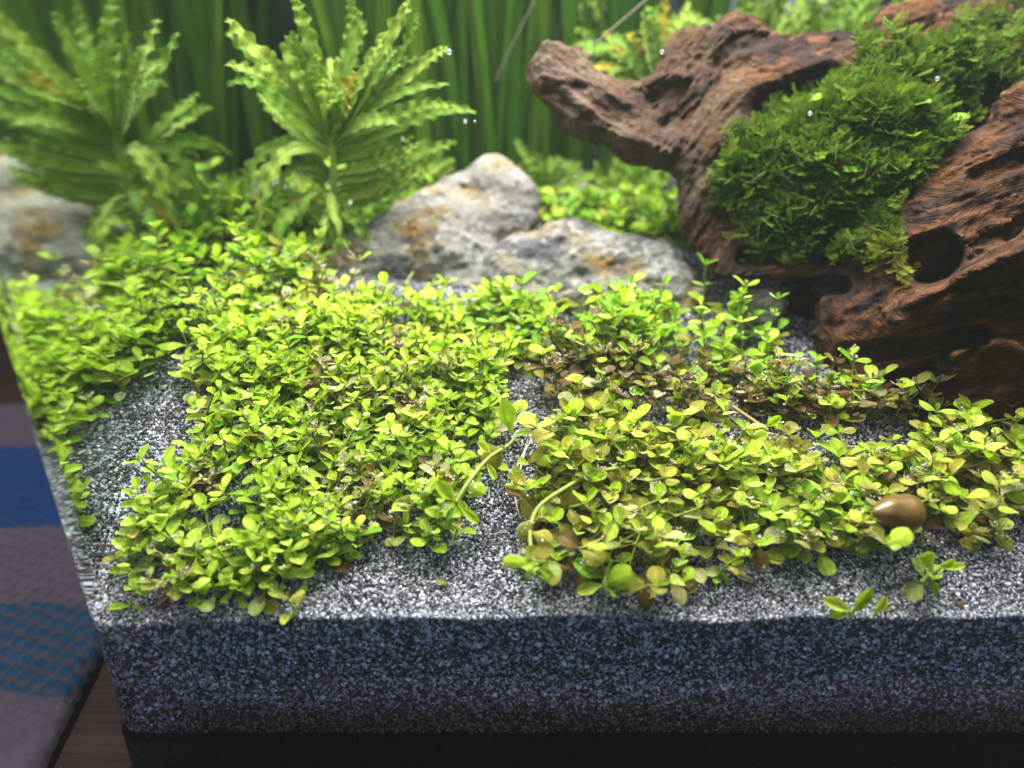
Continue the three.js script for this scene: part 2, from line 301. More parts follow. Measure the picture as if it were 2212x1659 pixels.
rock('grey_pebble', 'small smooth grey stone in the shade under the driftwood', [[[1610, 655, -0.098, 34], [1660, 660, -0.095, 40]]], 3, 0.0008, 0);
rock('brown_stone', 'dim brown stone far behind under the driftwood horn', [[[1215, 395, -0.205, 45], [1225, 450, -0.20, 55]], [[1225, 450, -0.20, 55], [1320, 480, -0.195, 40]]], 4, 0.0011, 0.6);

// driftwood
const woodCaps = capsules([
  [[1735, 610, -0.112, 56], [1745, 800, -0.104, 62]], [[1640, 240, -0.152, 90], [1850, 200, -0.15, 110]], [[1420, 262, -0.140, 52], [1340, 255, -0.138, 42]], [[1192, 122, -0.136, 34], [1187, 165, -0.135, 42]], [[1187, 165, -0.135, 40], [1262, 232, -0.131, 50]], [[1262, 232, -0.131, 50], [1375, 290, -0.125, 48]], [[1375, 292, -0.124, 48], [1500, 345, -0.119, 42]],
  [[1240, 135, -0.138, 30], [1315, 185, -0.136, 34]], [[1320, 215, -0.136, 38], [1400, 262, -0.132, 52]],
  [[1455, 210, -0.138, 62], [1495, 140, -0.144, 62]], [[1495, 140, -0.144, 62], [1590, 108, -0.144, 58]], [[1590, 108, -0.146, 58], [1625, 120, -0.146, 38]], [[1500, 240, -0.132, 82], [1610, 255, -0.130, 88]],
  [[1600, 155, -0.144, 55], [1720, 140, -0.143, 50]], [[1720, 140, -0.143, 52], [1860, 130, -0.142, 60]], [[1640, 220, -0.138, 90], [1850, 210, -0.13, 110]],
  [[1545, 330, -0.122, 62], [1535, 450, -0.115, 55]], [[1535, 450, -0.115, 55], [1555, 570, -0.107, 42]],
  [[1640, 380, -0.118, 110], [1850, 330, -0.115, 130]], [[1720, 470, -0.112, 105], [1920, 430, -0.108, 105]], [[1610, 530, -0.106, 58], [1820, 545, -0.100, 58]],
  [[1562, 594, -0.097, 22], [1690, 592, -0.093, 23]], [[1690, 592, -0.093, 23], [1830, 588, -0.089, 26]],
  [[1935, 45, -0.150, 36], [2050, 38, -0.150, 44]], [[2050, 50, -0.150, 46], [2290, 80, -0.150, 75]], [[1950, 200, -0.135, 110], [2300, 200, -0.13, 130]],
  [[1850, 690, -0.082, 80], [2000, 585, -0.088, 118]], [[2000, 585, -0.088, 118], [2130, 420, -0.096, 120]], [[2130, 420, -0.096, 120], [2320, 330, -0.100, 175]], [[1865, 740, -0.078, 92], [2000, 690, -0.070, 105]], [[2000, 690, -0.070, 105], [2320, 640, -0.062, 140]],
  [[2215, 235, -0.100, 55], [2320, 210, -0.1, 90]], [[1890, 858, -0.066, 50], [2060, 850, -0.058, 60]], [[2060, 850, -0.058, 60], [2320, 830, -0.050, 90]],
  [[1950, 690, -0.060, 36], [2080, 620, -0.056, 36]], [[2080, 620, -0.056, 36], [2320, 500, -0.055, 62]], [[2110, 790, -0.054, 56], [2260, 790, -0.050, 70]],
  [[2130, 420, -0.092, 100], [1960, 560, -0.084, 95]],
]);
// hollows (+) and ridges (-): polyline in the picture, half width in pixels, depth in metres, only nearer than z
const carve = [
  { p: [[2000, 562], [2030, 552]], r: 47, d: 0.017 }, { p: [[1985, 590], [2030, 600]], r: 28, d: 0.004 },
  { p: [[1430, 240], [1460, 230]], r: 58, d: 0.004 }, { p: [[1240, 205], [1345, 262]], r: 34, d: 0.0022 }, { p: [[1295, 140], [1335, 160]], r: 22, d: 0.003 },
  { p: [[1590, 95], [1640, 88]], r: 22, d: 0.002 }, { p: [[1660, 240], [1790, 195]], r: 52, d: 0.007 }, { p: [[1480, 245], [1560, 190]], r: 22, d: 0.0015 },
  { p: [[1830, 765], [1960, 752], [2060, 735], [2120, 728]], r: 22, d: 0.006 }, { p: [[2150, 800], [2200, 800]], r: 38, d: 0.003 },
  { p: [[2165, 665], [2200, 680]], r: 30, d: 0.003 }, { p: [[1900, 820], [2010, 800]], r: 13, d: 0.002 }, { p: [[2110, 385], [2215, 340]], r: 22, d: 0.003 },
  { p: [[1960, 660], [2070, 600], [2220, 530]], r: 12, d: -0.003 }, { p: [[1540, 300], [1520, 400]], r: 18, d: -0.002 }, { p: [[1440, 330], [1300, 265], [1220, 195]], r: 12, d: -0.002 }, { p: [[2060, 770], [2100, 740], [2190, 745], [2240, 790]], r: 12, d: -0.0035 },
  { p: [[1560, 620], [1820, 618]], r: 18, d: 0.006 }, { p: [[1600, 560], [1820, 556]], r: 12, d: 0.004 },
];
carve.forEach((c) => { const xs = c.p.map((q) => q[0]), ys = c.p.map((q) => q[1]); c.b = [Math.min(...xs) - c.r * 1.4, Math.max(...xs) + c.r * 1.4, Math.min(...ys) - c.r * 1.4, Math.max(...ys) + c.r * 1.4]; });
const woodCore = capField(woodCaps, 0.007), _q = v3();
function segDist(u, v, P) { let m = 1e9; for (let i = 1; i < P.length; i++) { const [a, b] = P[i - 1], [c, d] = P[i], dx = c - a, dy = d - b, t = clamp(((u - a) * dx + (v - b) * dy) / (dx * dx + dy * dy), 0, 1); m = Math.min(m, Math.hypot(u - a - dx * t, v - b - dy * t)); } return m; }
function grainAt(x, y, z) {   // coordinates that run along (g) and across (a, b) the wood fibres
  const w = 0.006 * nz(x * 32, y * 32, z * 32), X = x + w, Y = y + 0.008 * nz(x * 26 + 7, y * 26, z * 26);
  const k = sstep(0.03, 0.075, x), cx = lerp(0.80, 0.93, k), cy = lerp(-0.55, 0.36, k);
  return [X * cx + Y * cy, -X * cy + Y * cx, z];
}
function woodField(x, y, z, coarse) {
  let d = woodCore(x, y, z); if (coarse || Math.abs(d) > 0.022) return d;
  _q.set(x, y, z); const [u, v] = project(_q);
  for (const c of carve) { if (u < c.b[0] || u > c.b[1] || v < c.b[2] || v > c.b[3]) continue; const e = segDist(u, v, c.p) / c.r; if (e < 1.3) d += c.d * (1 - sstep(0.45, 1.3, e)); }
  const [g, a, b] = grainAt(x, y, z);
  const r = 1 - Math.abs(2 * nz(g * 17, a * 300, b * 200)), r2 = 1 - Math.abs(2 * nz(g * 34 + 4, a * 640, b * 420));
  return d - 0.0033 * fbm(x * 85, y * 85, z * 85, 5) - 0.00065 * (r - 0.6) - 0.00045 * (r2 - 0.6) - 0.0009 * nz(g * 40, a * 150, b * 130) - 0.0006 * nz(x * 520, y * 520, z * 520);
}
let woodBox;
{
  const b = boundsOf(woodCaps, 0.004); b.max.x = Math.min(b.max.x, 0.165); woodBox = b;
  const { pos, idx } = nets(b.min.toArray(), b.max.toArray(), 0.00058, woodField), col = [], uv = [];
  for (let i = 0; i < pos.length; i += 3) {
    const x = pos[i], y = pos[i + 1], z = pos[i + 2], [g, a, bb] = grainAt(x, y, z);
    const s = nz(g * 26, a * 420, bb * 300), l = fbm(x * 60 + 3, y * 60, z * 60, 3), f = nz(x * 700, y * 700, z * 700), k = sstep(0.085, 0.045, x) * sstep(0.045, 0.07, y);
    let c = [0.062, 0.021, 0.008]; const mix = (t, m) => { c = c.map((e, n) => lerp(e, t[n], clamp(m, 0, 1))); };
    mix([0.135, 0.050, 0.020], sstep(-0.05, 0.4, s)); mix([0.018, 0.008, 0.006], sstep(0.0, 0.35, -s) * 0.95); mix([0.13, 0.048, 0.012], sstep(0.02, 0.25, l) * 0.65); mix([0.022, 0.012, 0.012], sstep(0.06, 0.24, -l) * 0.8);
    mix([0.115, 0.060, 0.036], k * 0.75); mix([0.20, 0.155, 0.088], k * sstep(-0.06, 0.2, fbm(x * 80 + 11, y * 80, z * 80, 3)) * 0.5); mix([0.13, 0.06, 0.014], k * sstep(0.12, 0.3, fbm(x * 60 + 31, y * 60, z * 60, 3)) * 0.7); mix([0.15, 0.08, 0.06], k * sstep(0.12, 0.3, fbm(x * 50 + 51, y * 50, z * 50, 2)) * 0.7);
    mix([0.22, 0.20, 0.17], sstep(0.50, 0.66, nz(x * 520, y * 520, z * 520)) * sstep(-0.1, 0.25, l) * 0.5);
    const q = 0.66 * (1 + 0.5 * f); col.push(c[0] * q * 0.86, c[1] * q * 0.96, c[2] * q * 1.06); uv.push(g / 0.02, (a + bb * 0.5) / 0.02);
  }
  const t = thing('driftwood', 'large reddish brown driftwood with a curved horn, a knot hole and moss on its back', 'driftwood');
  const bump = tex(256, 256, (x, y) => { const X = x * TAU, Y = y * TAU; return [0.5 + 0.35 * nz(Math.cos(X) * 1.2, Math.sin(X) * 1.2 + Math.cos(Y) * 8, Math.sin(Y) * 8) + 0.22 * nz(Math.cos(X) * 5, Math.sin(X) * 5 + Math.cos(Y) * 22, Math.sin(Y) * 22) + 0.2 * nz(Math.cos(X) * 16, Math.sin(X) * 16 + Math.cos(Y) * 16, Math.sin(Y) * 16)]; });
  mesh('trunk', geom(pos, idx, uv, col), new THREE.MeshPhysicalMaterial({ vertexColors: true, roughness: 0.8, specularIntensity: 0.3, bumpMap: bump, bumpScale: 0.0009 }), t);
  console.log('wood verts', pos.length / 3);
}

// ------------------------------------------------------------------ leaves
function leafGeo(w, cup, bend, nl = 8, nw = 4, tip = 0.5, notch = 0) {
  const pos = [], idx = [], uv = [];
  for (let i = 0; i <= nl; i++) for (let j = 0; j <= nw; j++) {
    const s = i / nl, t = j / nw * 2 - 1, m = tip === 0.5 ? 0.64 : 0.54, e = s < m ? 0.20 + 0.80 * sstep(0.06, m, s) : Math.sqrt(Math.max(0, 1 - ((s - m) / (1.035 - m)) ** 2)), hw = 0.5 * w * e;
    pos.push(s, cup * t * t * hw + bend * s * s + 0.02 * (1 - Math.abs(t)) * -1, t * hw); uv.push(s, t * 0.5 + 0.5);
    if (i && j) { const a = (i - 1) * (nw + 1) + j - 1, b = a + 1, c = a + nw + 1, d = c + 1; idx.push(a, b, c, b, d, c); }
  }
  return geom(pos, idx, uv);
}
const SPOON = [leafGeo(0.58, 0.45, -0.10), leafGeo(0.66, 0.3, -0.20), leafGeo(0.52, 0.6, 0.10), leafGeo(0.62, -0.25, -0.26)];
const ROUND = [leafGeo(0.82, 0.3, -0.2, 8, 4, 0.4), leafGeo(0.92, -0.35, -0.35, 8, 4, 0.4), leafGeo(0.74, 0.55, 0.0, 8, 4, 0.4)];
const leafMap = (seed, spots) => tex(128, 128, (x, y) => {
  const mid = Math.exp(-(((y - 0.5) / 0.035) ** 2)), cell = nz(x * 46 + seed, y * 30, seed), big = fbm(x * 3 + seed, y * 3, seed, 3), sp = sstep(0.30, 0.5, fbm(x * 11 + seed * 3, y * 8, seed + 3, 3));
  const vein = Math.max(0, 1 - Math.abs(((x * 5 + Math.abs(y - 0.5) * 3.2) % 1) - 0.5) * 9) * 0.10;
  const k = 0.88 + 0.10 * cell + 0.28 * big + 0.10 * mid + vein * 0.5; let c = [k, k, k * 0.9];
  if (spots) c = [lerp(c[0], 0.62, sp * spots), lerp(c[1], 0.42, sp * spots), lerp(c[2], 0.5, sp * spots)];
  return c;
}, true);
const mapA = leafMap(1, 0), mapB = leafMap(5, 0.6);
const mapC = tex(128, 128, (x, y) => { const a = sstep(-0.12, 0.16, fbm(x * 9, y * 7, 4, 4)), g = 0.75 + 0.5 * nz(x * 60, y * 60, 8), b = 0.85 + 0.3 * fbm(x * 4, y * 4, 9, 2); return [lerp(0.78 * b, 0.92 * g, a), lerp(0.95 * b, 0.86 * g, a), lerp(0.25 * b, 1.0 * g, a)]; }, true);
const TONES = { fresh: [0.48, 0.72, 0.03], lime: [0.66, 0.84, 0.10], deep: [0.27, 0.55, 0.02], olive: [0.34, 0.34, 0.03], yellow: [0.56, 0.51, 0.07], brown: [0.19, 0.115, 0.022], pale: [0.72, 0.72, 0.34], silt: [0.62, 0.62, 0.34] };
const leafMat = (c, map, tr = 0.5, coat = 0.14) => new THREE.MeshPhysicalMaterial({ color: rgb(...c), map, roughness: 0.93, transmission: tr, thickness: 0, clearcoat: coat, clearcoatRoughness: 0.3, specularIntensity: coat < 0.1 ? 0.06 : 0.35, side: THREE.DoubleSide });
const LM = {}; for (const k in TONES) LM[k] = leafMat(TONES[k], k === 'silt' ? mapC : k === 'fresh' || k === 'deep' || k === 'lime' ? mapA : mapB, k === 'silt' ? 0.25 : 0.5);
const stemMat = new THREE.MeshStandardMaterial({ color: rgb(0.20, 0.27, 0.03), roughness: 0.6 }), rootMat = new THREE.MeshStandardMaterial({ color: rgb(0.62, 0.58, 0.46), roughness: 0.7 }), brownStem = new THREE.MeshStandardMaterial({ color: rgb(0.20, 0.15, 0.03), roughness: 0.6 });
function pick(R, w) { let s = 0; for (const k in w) s += w[k]; let r = R() * s; for (const k in w) { r -= w[k]; if (r <= 0) return k; } return Object.keys(w)[0]; }
const detritus = [];       // [x, y, z, size]
// plan of one sprig: stem points and leaves, in metres from its foot
function plan(R, o) {
  const h = o.h * (0.6 + 1.3 * R() * R() + 0.3 * R()), ls = 0.68 + 0.5 * R(), az = o.az ?? R() * TAU, lean = (o.lean ?? 0.35) * (0.4 + R()), dx = Math.cos(az) * lean * h, dz = Math.sin(az) * lean * h;
  const stem = [v3(0, -0.001, 0), v3(dx * 0.25, h * 0.45, dz * 0.25), v3(dx, h, dz)], curve = new THREE.CatmullRomCurve3(stem), leaves = [];
  const pairs = o.pairs ?? 3, ph = R() * TAU;
  for (let i = 0; i < pairs; i++) {
    const top = i === pairs - 1, s = pairs === 1 ? 1 : lerp(o.low ?? 0.3, 1, i / (pairs - 1)), p = curve.getPointAt(clamp(s, 0, 1));
    for (let k = 0; k < 2; k++) {
      const a = ph + i * PI / 2 + k * PI + 0.35 * (R() - 0.5), el = top ? 0.4 + 0.6 * R() : (o.el ?? 0.25) + 0.9 * (R() - 0.5);
      const L = ls * o.len * (top ? 0.72 + 0.25 * R() : 0.8 + 0.45 * R());
      leaves.push({ p, a, el, roll: 0.7 * (R() - 0.5), L, g: Math.floor(R() * 12), round: o.round && R() < o.round, tone: pick(R, top && o.topTone ? o.topTone : o.tone) });
    }
    if (top) { const a = ph + i * PI / 2 + PI / 2; for (let k = 0; k < 2; k++) leaves.push({ p, a: a + k * PI, el: 1.0 + 0.3 * R(), roll: 0, L: o.len * 0.42, g: 2, tone: pick(R, o.topTone ?? o.tone) }); }
  }
  return { stem, leaves, ls, dust: o.dust ?? 0.3 };
}
const _m = new THREE.Matrix4(), _e = new THREE.Euler(), _qq = new THREE.Quaternion();
function leafQuat(l) { _qq.setFromEuler(_e.set(l.roll, 0, 0)); const q = new THREE.Quaternion().setFromEuler(new THREE.Euler(0, -l.a, l.el, 'YZX')); return q.multiply(_qq); }
const leafShape = (l) => l.round ? ROUND[l.g % 3] : SPOON[l.g % 4];
function dustLeaf(R, m, dust) { if (R() > dust) return; const n = 5 + Math.floor(R() * 16), cx = 0.3 + 0.6 * R(), cz = 0.3 * (R() - 0.5); for (let i = 0; i < n; i++) { const p = v3(clamp(cx + 0.5 * (R() + R() - 1), 0.2, 0.97), 0.03 + 0.05 * R(), clamp(cz + 0.4 * (R() + R() - 1), -0.25, 0.25)).applyMatrix4(m); detritus.push([p.x, p.y, p.z, 0.00008 + 0.00026 * R() * R()]); } }
const WORD = { fresh: 'green', lime: 'lime', deep: 'deep-green', olive: 'olive', yellow: 'yellowing', brown: 'brownish', pale: 'pale', silt: 'silty' };
function describe(P, o, base, Z) {
  const n = {}; for (const l of P.leaves) n[l.tone] = (n[l.tone] ?? 0) + 1; const w = Object.keys(n).sort((a, b) => n[b] - n[a]), h = P.stem[2].y, [u, v] = project(base);
  const place = Z.places.reduce((m, q) => Math.hypot(q[0] - u, q[1] - v) < Math.hypot(m[0] - u, m[1] - v) ? q : m)[2];
  const tip = P.stem[2], lean = Math.hypot(tip.x, tip.z) < 0.22 * h ? 'standing upright' : Math.abs(tip.x) > Math.abs(tip.z) ? (tip.x < 0 ? 'leaning left' : 'leaning right') : tip.z > 0 ? 'leaning forward' : 'leaning back';
  const full = `${h > o.h * 1.15 ? 'tall' : h < o.h * 0.8 ? 'low' : 'mid-height'} ${P.ls < 0.82 ? 'small-leaved' : P.ls > 1.02 ? 'large-leaved' : 'medium-leaved'} ${WORD[w[0]]}${w[1] ? ' and ' + WORD[w[1]] : ''} sprig ${lean} ${place}`;
  return full.split(' ').length > 16 ? full.replace(/ (small|large|medium)-leaved/, '') : full;
}
function buildSprig(R, base, o, label, group, name = 'carpet_plant') {
  const P = plan(R, o); if (typeof label !== 'string') label = describe(P, o, base, label);
  const t = thing(name, label, 'aquarium plant', base, group);
  mesh('stem', tube(P.stem, o.stemR ?? 0.00033, 6, 5, 0.00025), o.brown ? brownStem : stemMat, t);
  for (const l of P.leaves) { const m = mesh('leaf', leafShape(l), LM[l.tone], t, l.p); m.quaternion.copy(leafQuat(l)); m.scale.set(l.L, l.L, l.L); m.updateMatrix(); dustLeaf(R, new THREE.Matrix4().setPosition(base).multiply(m.matrix), P.dust); }
  return t;
}
const massPos = [], massNor = [], massUv = [], massCol = [], massIdx = [];
function massAdd(g, m, c) {
  const p = g.attributes.position, n = g.attributes.normal, u = g.attributes.uv, b = massPos.length / 3, nm = new THREE.Matrix3().getNormalMatrix(m), q = v3();
  for (let i = 0; i < p.count; i++) { q.fromBufferAttribute(p, i).applyMatrix4(m); massPos.push(q.x, q.y, q.z); q.fromBufferAttribute(n, i).applyMatrix3(nm).normalize(); massNor.push(q.x, q.y, q.z); massUv.push(u.getX(i), u.getY(i)); massCol.push(...c); }
  for (let i = 0; i < g.index.count; i++) massIdx.push(b + g.index.getX(i));
}
function bakeSprig(R, base, o) {
  const P = plan(R, o); massAdd(tube(P.stem, 0.00033, 4, 4, 0.00025), new THREE.Matrix4().setPosition(base), [0.30, 0.36, 0.05]);
  for (const l of P.leaves) { const f = 0.8 + 0.4 * R(); _m.compose(l.p.clone().add(base), leafQuat(l), v3(l.L, l.L, l.L)); massAdd(leafShape(l), _m, TONES[l.tone].map((x) => x * f)); dustLeaf(R, _m, P.dust * 0.8); }
}

// ------------------------------------------------------------------ the carpet, patch by patch
const FRESH = { fresh: 5, lime: 4, deep: 1.4, yellow: 0.5, olive: 0.3, silt: 0.35 }, DUSTY = { fresh: 1.5, lime: 1.5, yellow: 1.2, olive: 2.2, brown: 2.2, silt: 3 }, OLD = { olive: 4, yellow: 2.6, brown: 1.3, fresh: 2.2, pale: 1.2, silt: 1.2 }, DECAY = { brown: 5, olive: 4, silt: 1.6, fresh: 0.6 };
const PLACES = {
  left: [[300, 1250, 'near the rounded glass corner'], [430, 1310, 'by the sand edge near the glass corner'], [600, 1290, 'on the left patch front sand edge'], [760, 1190, 'on the left patch receding sand edge'], [420, 1080, 'on the left border by bare sand'], [480, 1180, 'inside the left patch behind the corner'], [540, 1100, 'in the left patch, left of its centre'], [620, 1160, 'in the heart of the left patch'], [700, 1110, 'just right of the left patch centre'], [740, 1040, 'behind the centre of the left patch'], [580, 1030, 'back left in the left patch'], [650, 1000, 'towards the back of the left patch'], [800, 1080, 'in the right half of the left patch'], [850, 960, 'in the back right of the left patch'], [980, 1100, 'beside the bare middle gap'], [500, 950, 'on the back left border by bare sand'], [1000, 950, 'behind the big trailing sprig']],
  right: [[1180, 1180, 'by the white roots beside the gap'], [1330, 1250, 'on the right patch front sand edge'], [1520, 1240, 'behind the tan dead leaf'], [1250, 1090, 'under the arching olive stem'], [1400, 1130, 'in the middle of the right patch'], [1560, 1110, 'beside the bare runner stem'], [1380, 1010, 'behind the olive stem by the sand gap'], [1700, 1080, 'at the back of the right patch'], [2010, 1150, 'right of the brown snail'], [2120, 1080, 'at the far right end of the carpet'], [1900, 1040, 'behind the brown snail'], [2050, 980, 'below the right end of the driftwood']],
  edge: [[1680, 1110, 'on the left of the small fresh tuft'], [1780, 1150, 'in the small tuft left of the brown snail'], [1860, 1180, 'in front of the brown snail'], [1720, 1190, 'on the sand edge left of the snail']],
  mid: [[500, 800, 'in the middle rows by the left glass'], [800, 780, 'in the middle rows of the carpet'], [1000, 780, 'in the middle rows behind the gap']], back: [[1300, 740, 'before the low boulder'], [1600, 760, 'before the driftwood']], decay: [[1300, 850, 'in the brown silt before the boulder'], [1700, 880, 'in the brown silt at the driftwood foot'], [1900, 920, 'under the driftwood base']],
};
PLACES.rear = [[700, 560, 'below the crinkled plant'], [1300, 490, 'behind the boulder']];
const CLEAR = [[1100, 985, 52], [1050, 1060, 55], [1010, 1125, 60], [1135, 1050, 45], [1120, 1110, 45], [1935, 1135, 72], [1935, 1190, 50], [1270, 1130, 30], [1180, 1170, 45]];
const ZONES = [
  { n: 'left', poly: [[285, 1200], [300, 1270], [340, 1300], [420, 1308], [500, 1300], [575, 1290], [650, 1240], [740, 1205], [830, 1185], [930, 1195], [1020, 1160], [1075, 1090], [1080, 1000], [1060, 900], [960, 880], [880, 850], [700, 860], [560, 870], [490, 880], [450, 930], [425, 1000], [375, 1060], [325, 1120]],
    gap: 0.0036, o: { h: 0.0062, len: 0.0047, pairs: 3, tone: FRESH, topTone: { fresh: 4, lime: 5 }, dust: 0.16, lean: 0.5 }, label: 'short bright yellow-green sprig in the dense dusty patch at front left', group: 'sprigs of the dense front left carpet patch' },
  { n: 'mid', poly: [[445, 930], [400, 800], [435, 690], [500, 640], [560, 618], [680, 650], [850, 672], [1010, 676], [1060, 720], [1090, 800], [1060, 900], [960, 880], [700, 860], [470, 890]],
    gap: 0.0041, o: { h: 0.0078, len: 0.0048, pairs: 3, tone: { fresh: 5, lime: 4, deep: 2, olive: 1, yellow: 0.8 }, topTone: { lime: 4, fresh: 4 }, dust: 0.14, lean: 0.4 }, label: 'bright green carpet sprig in the middle rows, between the left glass and the pale rocks', group: 'sprigs of the middle left carpet' },
  { n: 'back', poly: [[1010, 685], [1180, 705], [1440, 705], [1560, 715], [1660, 740], [1690, 800], [1600, 830], [1400, 800], [1200, 800], [1080, 800], [1060, 720]],
    gap: 0.0050, o: { h: 0.009, len: 0.0054, pairs: 3, tone: { fresh: 4, deep: 3.5, lime: 1.2, olive: 2 }, topTone: { fresh: 3, deep: 2, lime: 1 }, dust: 0.1, lean: 0.35, round: 0.3 }, label: 'green carpet sprig in front of the low boulder and the driftwood', group: 'sprigs of the back carpet below the rocks' },
  { n: 'decay', poly: [[1120, 780], [1300, 780], [1600, 830], [1760, 850], [1860, 880], [2000, 920], [1860, 930], [1600, 900], [1480, 920], [1300, 900], [1160, 850]],
    gap: 0.0052, o: { h: 0.008, len: 0.0050, pairs: 3, tone: DECAY, topTone: { fresh: 1.6, deep: 0.8, olive: 2, brown: 2 }, dust: 0.6, lean: 0.5, round: 0.6, brown: true }, label: 'brown and olive decaying sprig under grey silt at the foot of the driftwood', group: 'decaying sprigs before the driftwood' },
  { n: 'right', poly: [[1110, 1060], [1150, 1180], [1170, 1235], [1260, 1285], [1390, 1288], [1500, 1270], [1610, 1240], [1680, 1190], [1760, 1195], [1880, 1215], [2000, 1200], [2110, 1180], [2215, 1110], [2230, 960], [2080, 930], [1950, 990], [1880, 1030], [1760, 1040], [1640, 1000], [1500, 980], [1380, 1000], [1330, 920], [1250, 920], [1200, 1000]],
    gap: 0.0044, o: { h: 0.0072, len: 0.0054, pairs: 3, tone: OLD, topTone: { fresh: 3, lime: 2, olive: 2.2, yellow: 1 }, dust: 0.3, lean: 0.9, round: 0.75, el: 0.0 }, label: 'round-leaved olive and yellow sprig in the translucent patch at front right', group: 'sprigs of the front right carpet patch' },
  { n: 'rear', poly: [[505, 520], [600, 470], [720, 455], [880, 430], [930, 470], [800, 520], [700, 560], [680, 650], [560, 625], [500, 640]],
    gap: 0.0052, o: { h: 0.009, len: 0.0060, pairs: 3, tone: { fresh: 3, deep: 3, olive: 1 }, dust: 0.2, lean: 0.6, round: 0.3, el: 0.1 }, label: '', group: 'sprigs below the crinkled plants' },
  { n: 'rear', poly: [[1180, 470], [1300, 470], [1480, 500], [1500, 540], [1380, 530], [1200, 500]],
    gap: 0.0055, o: { h: 0.009, len: 0.0065, pairs: 3, tone: { fresh: 3, deep: 3, olive: 1 }, dust: 0.2, lean: 0.6, round: 0.3, el: 0.1 }, label: '', group: 'sprigs behind the boulder' },
  { n: 'edge', poly: [[1640, 1080], [1760, 1050], [1860, 1080], [1900, 1180], [1760, 1215], [1680, 1200], [1600, 1160]],
    gap: 0.0052, o: { h: 0.006, len: 0.0048, pairs: 3, tone: { fresh: 5, deep: 2, lime: 3 }, dust: 0.15, lean: 0.5, round: 0.3 }, label: 'small fresh green sprig beside the brown snail at the sand edge', group: 'fresh sprigs left of the brown snail' },
];
{
  const R = rngOf(71), all = [];
  for (const Z of ZONES) {
    Z.places = PLACES[Z.n];
    const us = Z.poly.map((p) => p[0]), vs = Z.poly.map((p) => p[1]), W = Z.poly.map(([u, v]) => atSand(u, v)), x0 = Math.min(...W.map((p) => p.x)), x1 = Math.max(...W.map((p) => p.x)), z0 = Math.min(...W.map((p) => p.z)), z1 = Math.max(...W.map((p) => p.z));
    const spots = [], cells = new Map(), key = (x, z) => Math.floor(x / Z.gap) + ',' + Math.floor(z / Z.gap);
    for (let i = 0; i < 20000; i++) {
      const x = lerp(x0, x1, R()), z = lerp(z0, z1, R()), p = v3(x, sandY(x, z), z), [u, v] = project(p);
      if (z > -0.004 || x < XL + (z < -0.045 ? 0.0045 : 0.0075) || CLEAR.some(([a, b, r]) => Math.hypot(u - a, (v - b) * 1.2) < r) || !inPoly(u, v, Z.poly)) continue;
      if (woodField(x, p.y + 0.003, z) < 0.001 || rockFields.some((f) => f(x, p.y + 0.003, z) < 0.001)) continue;
      const ci = Math.floor(x / Z.gap), cj = Math.floor(z / Z.gap); let ok = true;
      for (let a = -1; a <= 1 && ok; a++) for (let b = -1; b <= 1 && ok; b++) for (const q of cells.get((ci + a) + ',' + (cj + b)) ?? []) if (Math.hypot(q.x - x, q.z - z) < Z.gap * (0.74 + 1.0 * nz(x * 75, 1, z * 75))) { ok = false; break; }
      if (!ok) continue;
      const k = key(x, z); if (!cells.has(k)) cells.set(k, []); cells.get(k).push(p); spots.push(p);
    }
    console.log('zone', Z.n, spots.length);
    for (const p of spots) { const o = { ...Z.o }; if (Z.n === 'left' || Z.n === 'mid') { if (nz(p.x * 85 + 3, 3, p.z * 85) > 0.27) { o.tone = DUSTY; o.topTone = DUSTY; o.dust = 0.6; } } all.push({ p, o, Z, d: depthOf(p) }); }
  }
  all.sort((a, b) => a.d - b.d);
  all.forEach((s, i) => i < 250 ? buildSprig(R, s.p, s.o, s.Z, s.Z.group) : bakeSprig(R, s.p, s.o));
  console.log('sprigs', all.length);
}

// single sprigs that stand out
const RS = rngOf(203);
function single(u, v, label, o) { const p = o.z !== undefined ? at(u, v, o.z) : atSand(u, v); return buildSprig(RS, p, o, label, null, o.name ?? 'carpet_sprig'); }
const FT = { fresh: 3, lime: 3 };
single(292, 1235, 'sprig with one long bright leaf reaching left at the left tip of the carpet', { h: 0.004, len: 0.0062, pairs: 2, tone: FT, az: PI, dust: 0.3 });
single(640, 1330, 'small upright sprig beside a round yellow leaf at the front edge of the left patch', { h: 0.003, len: 0.0052, pairs: 2, tone: { lime: 3, yellow: 1 }, dust: 0.2 });
single(285, 1322, 'low sprig on the sand at the front left end of the carpet', { h: 0.003, len: 0.0055, pairs: 2, tone: FT, dust: 0.2 });
single(1160, 1250, 'small four-leaved sprig drooping onto bare sand beside the middle gap', { h: 0.004, len: 0.0056, pairs: 2, tone: { fresh: 1 }, dust: 0, el: -0.1 });
single(1540, 1290, 'two-leaved sprig in front of a tan dead leaf at the sand edge', { h: 0.002, len: 0.0048, pairs: 1, tone: { deep: 1, fresh: 2 }, dust: 0 });
single(1990, 1280, 'pale sprig with a silt-coated leaf on the sand right of the lone sprig', { h: 0.005, len: 0.0066, pairs: 3, tone: { lime: 2, yellow: 1 }, dust: 0.6 });
single(1035, 800, 'larger deep green sprig standing in the middle of the carpet', { h: 0.010, len: 0.0072, pairs: 4, tone: { deep: 3, fresh: 2 }, dust: 0.05, low: 0.2 });
single(430, 690, 'tall stem with sparse leaf pairs rising at the left before the rocks', { h: 0.020, len: 0.0058, pairs: 5, tone: FT, dust: 0.1, lean: 0.15, name: 'tall_sprig' });
single(560, 640, 'tall sprig with dense leaf whorls left of the peaked rock', { h: 0.020, len: 0.0055, pairs: 6, tone: FT, dust: 0.05, lean: 0.15, name: 'tall_sprig' });
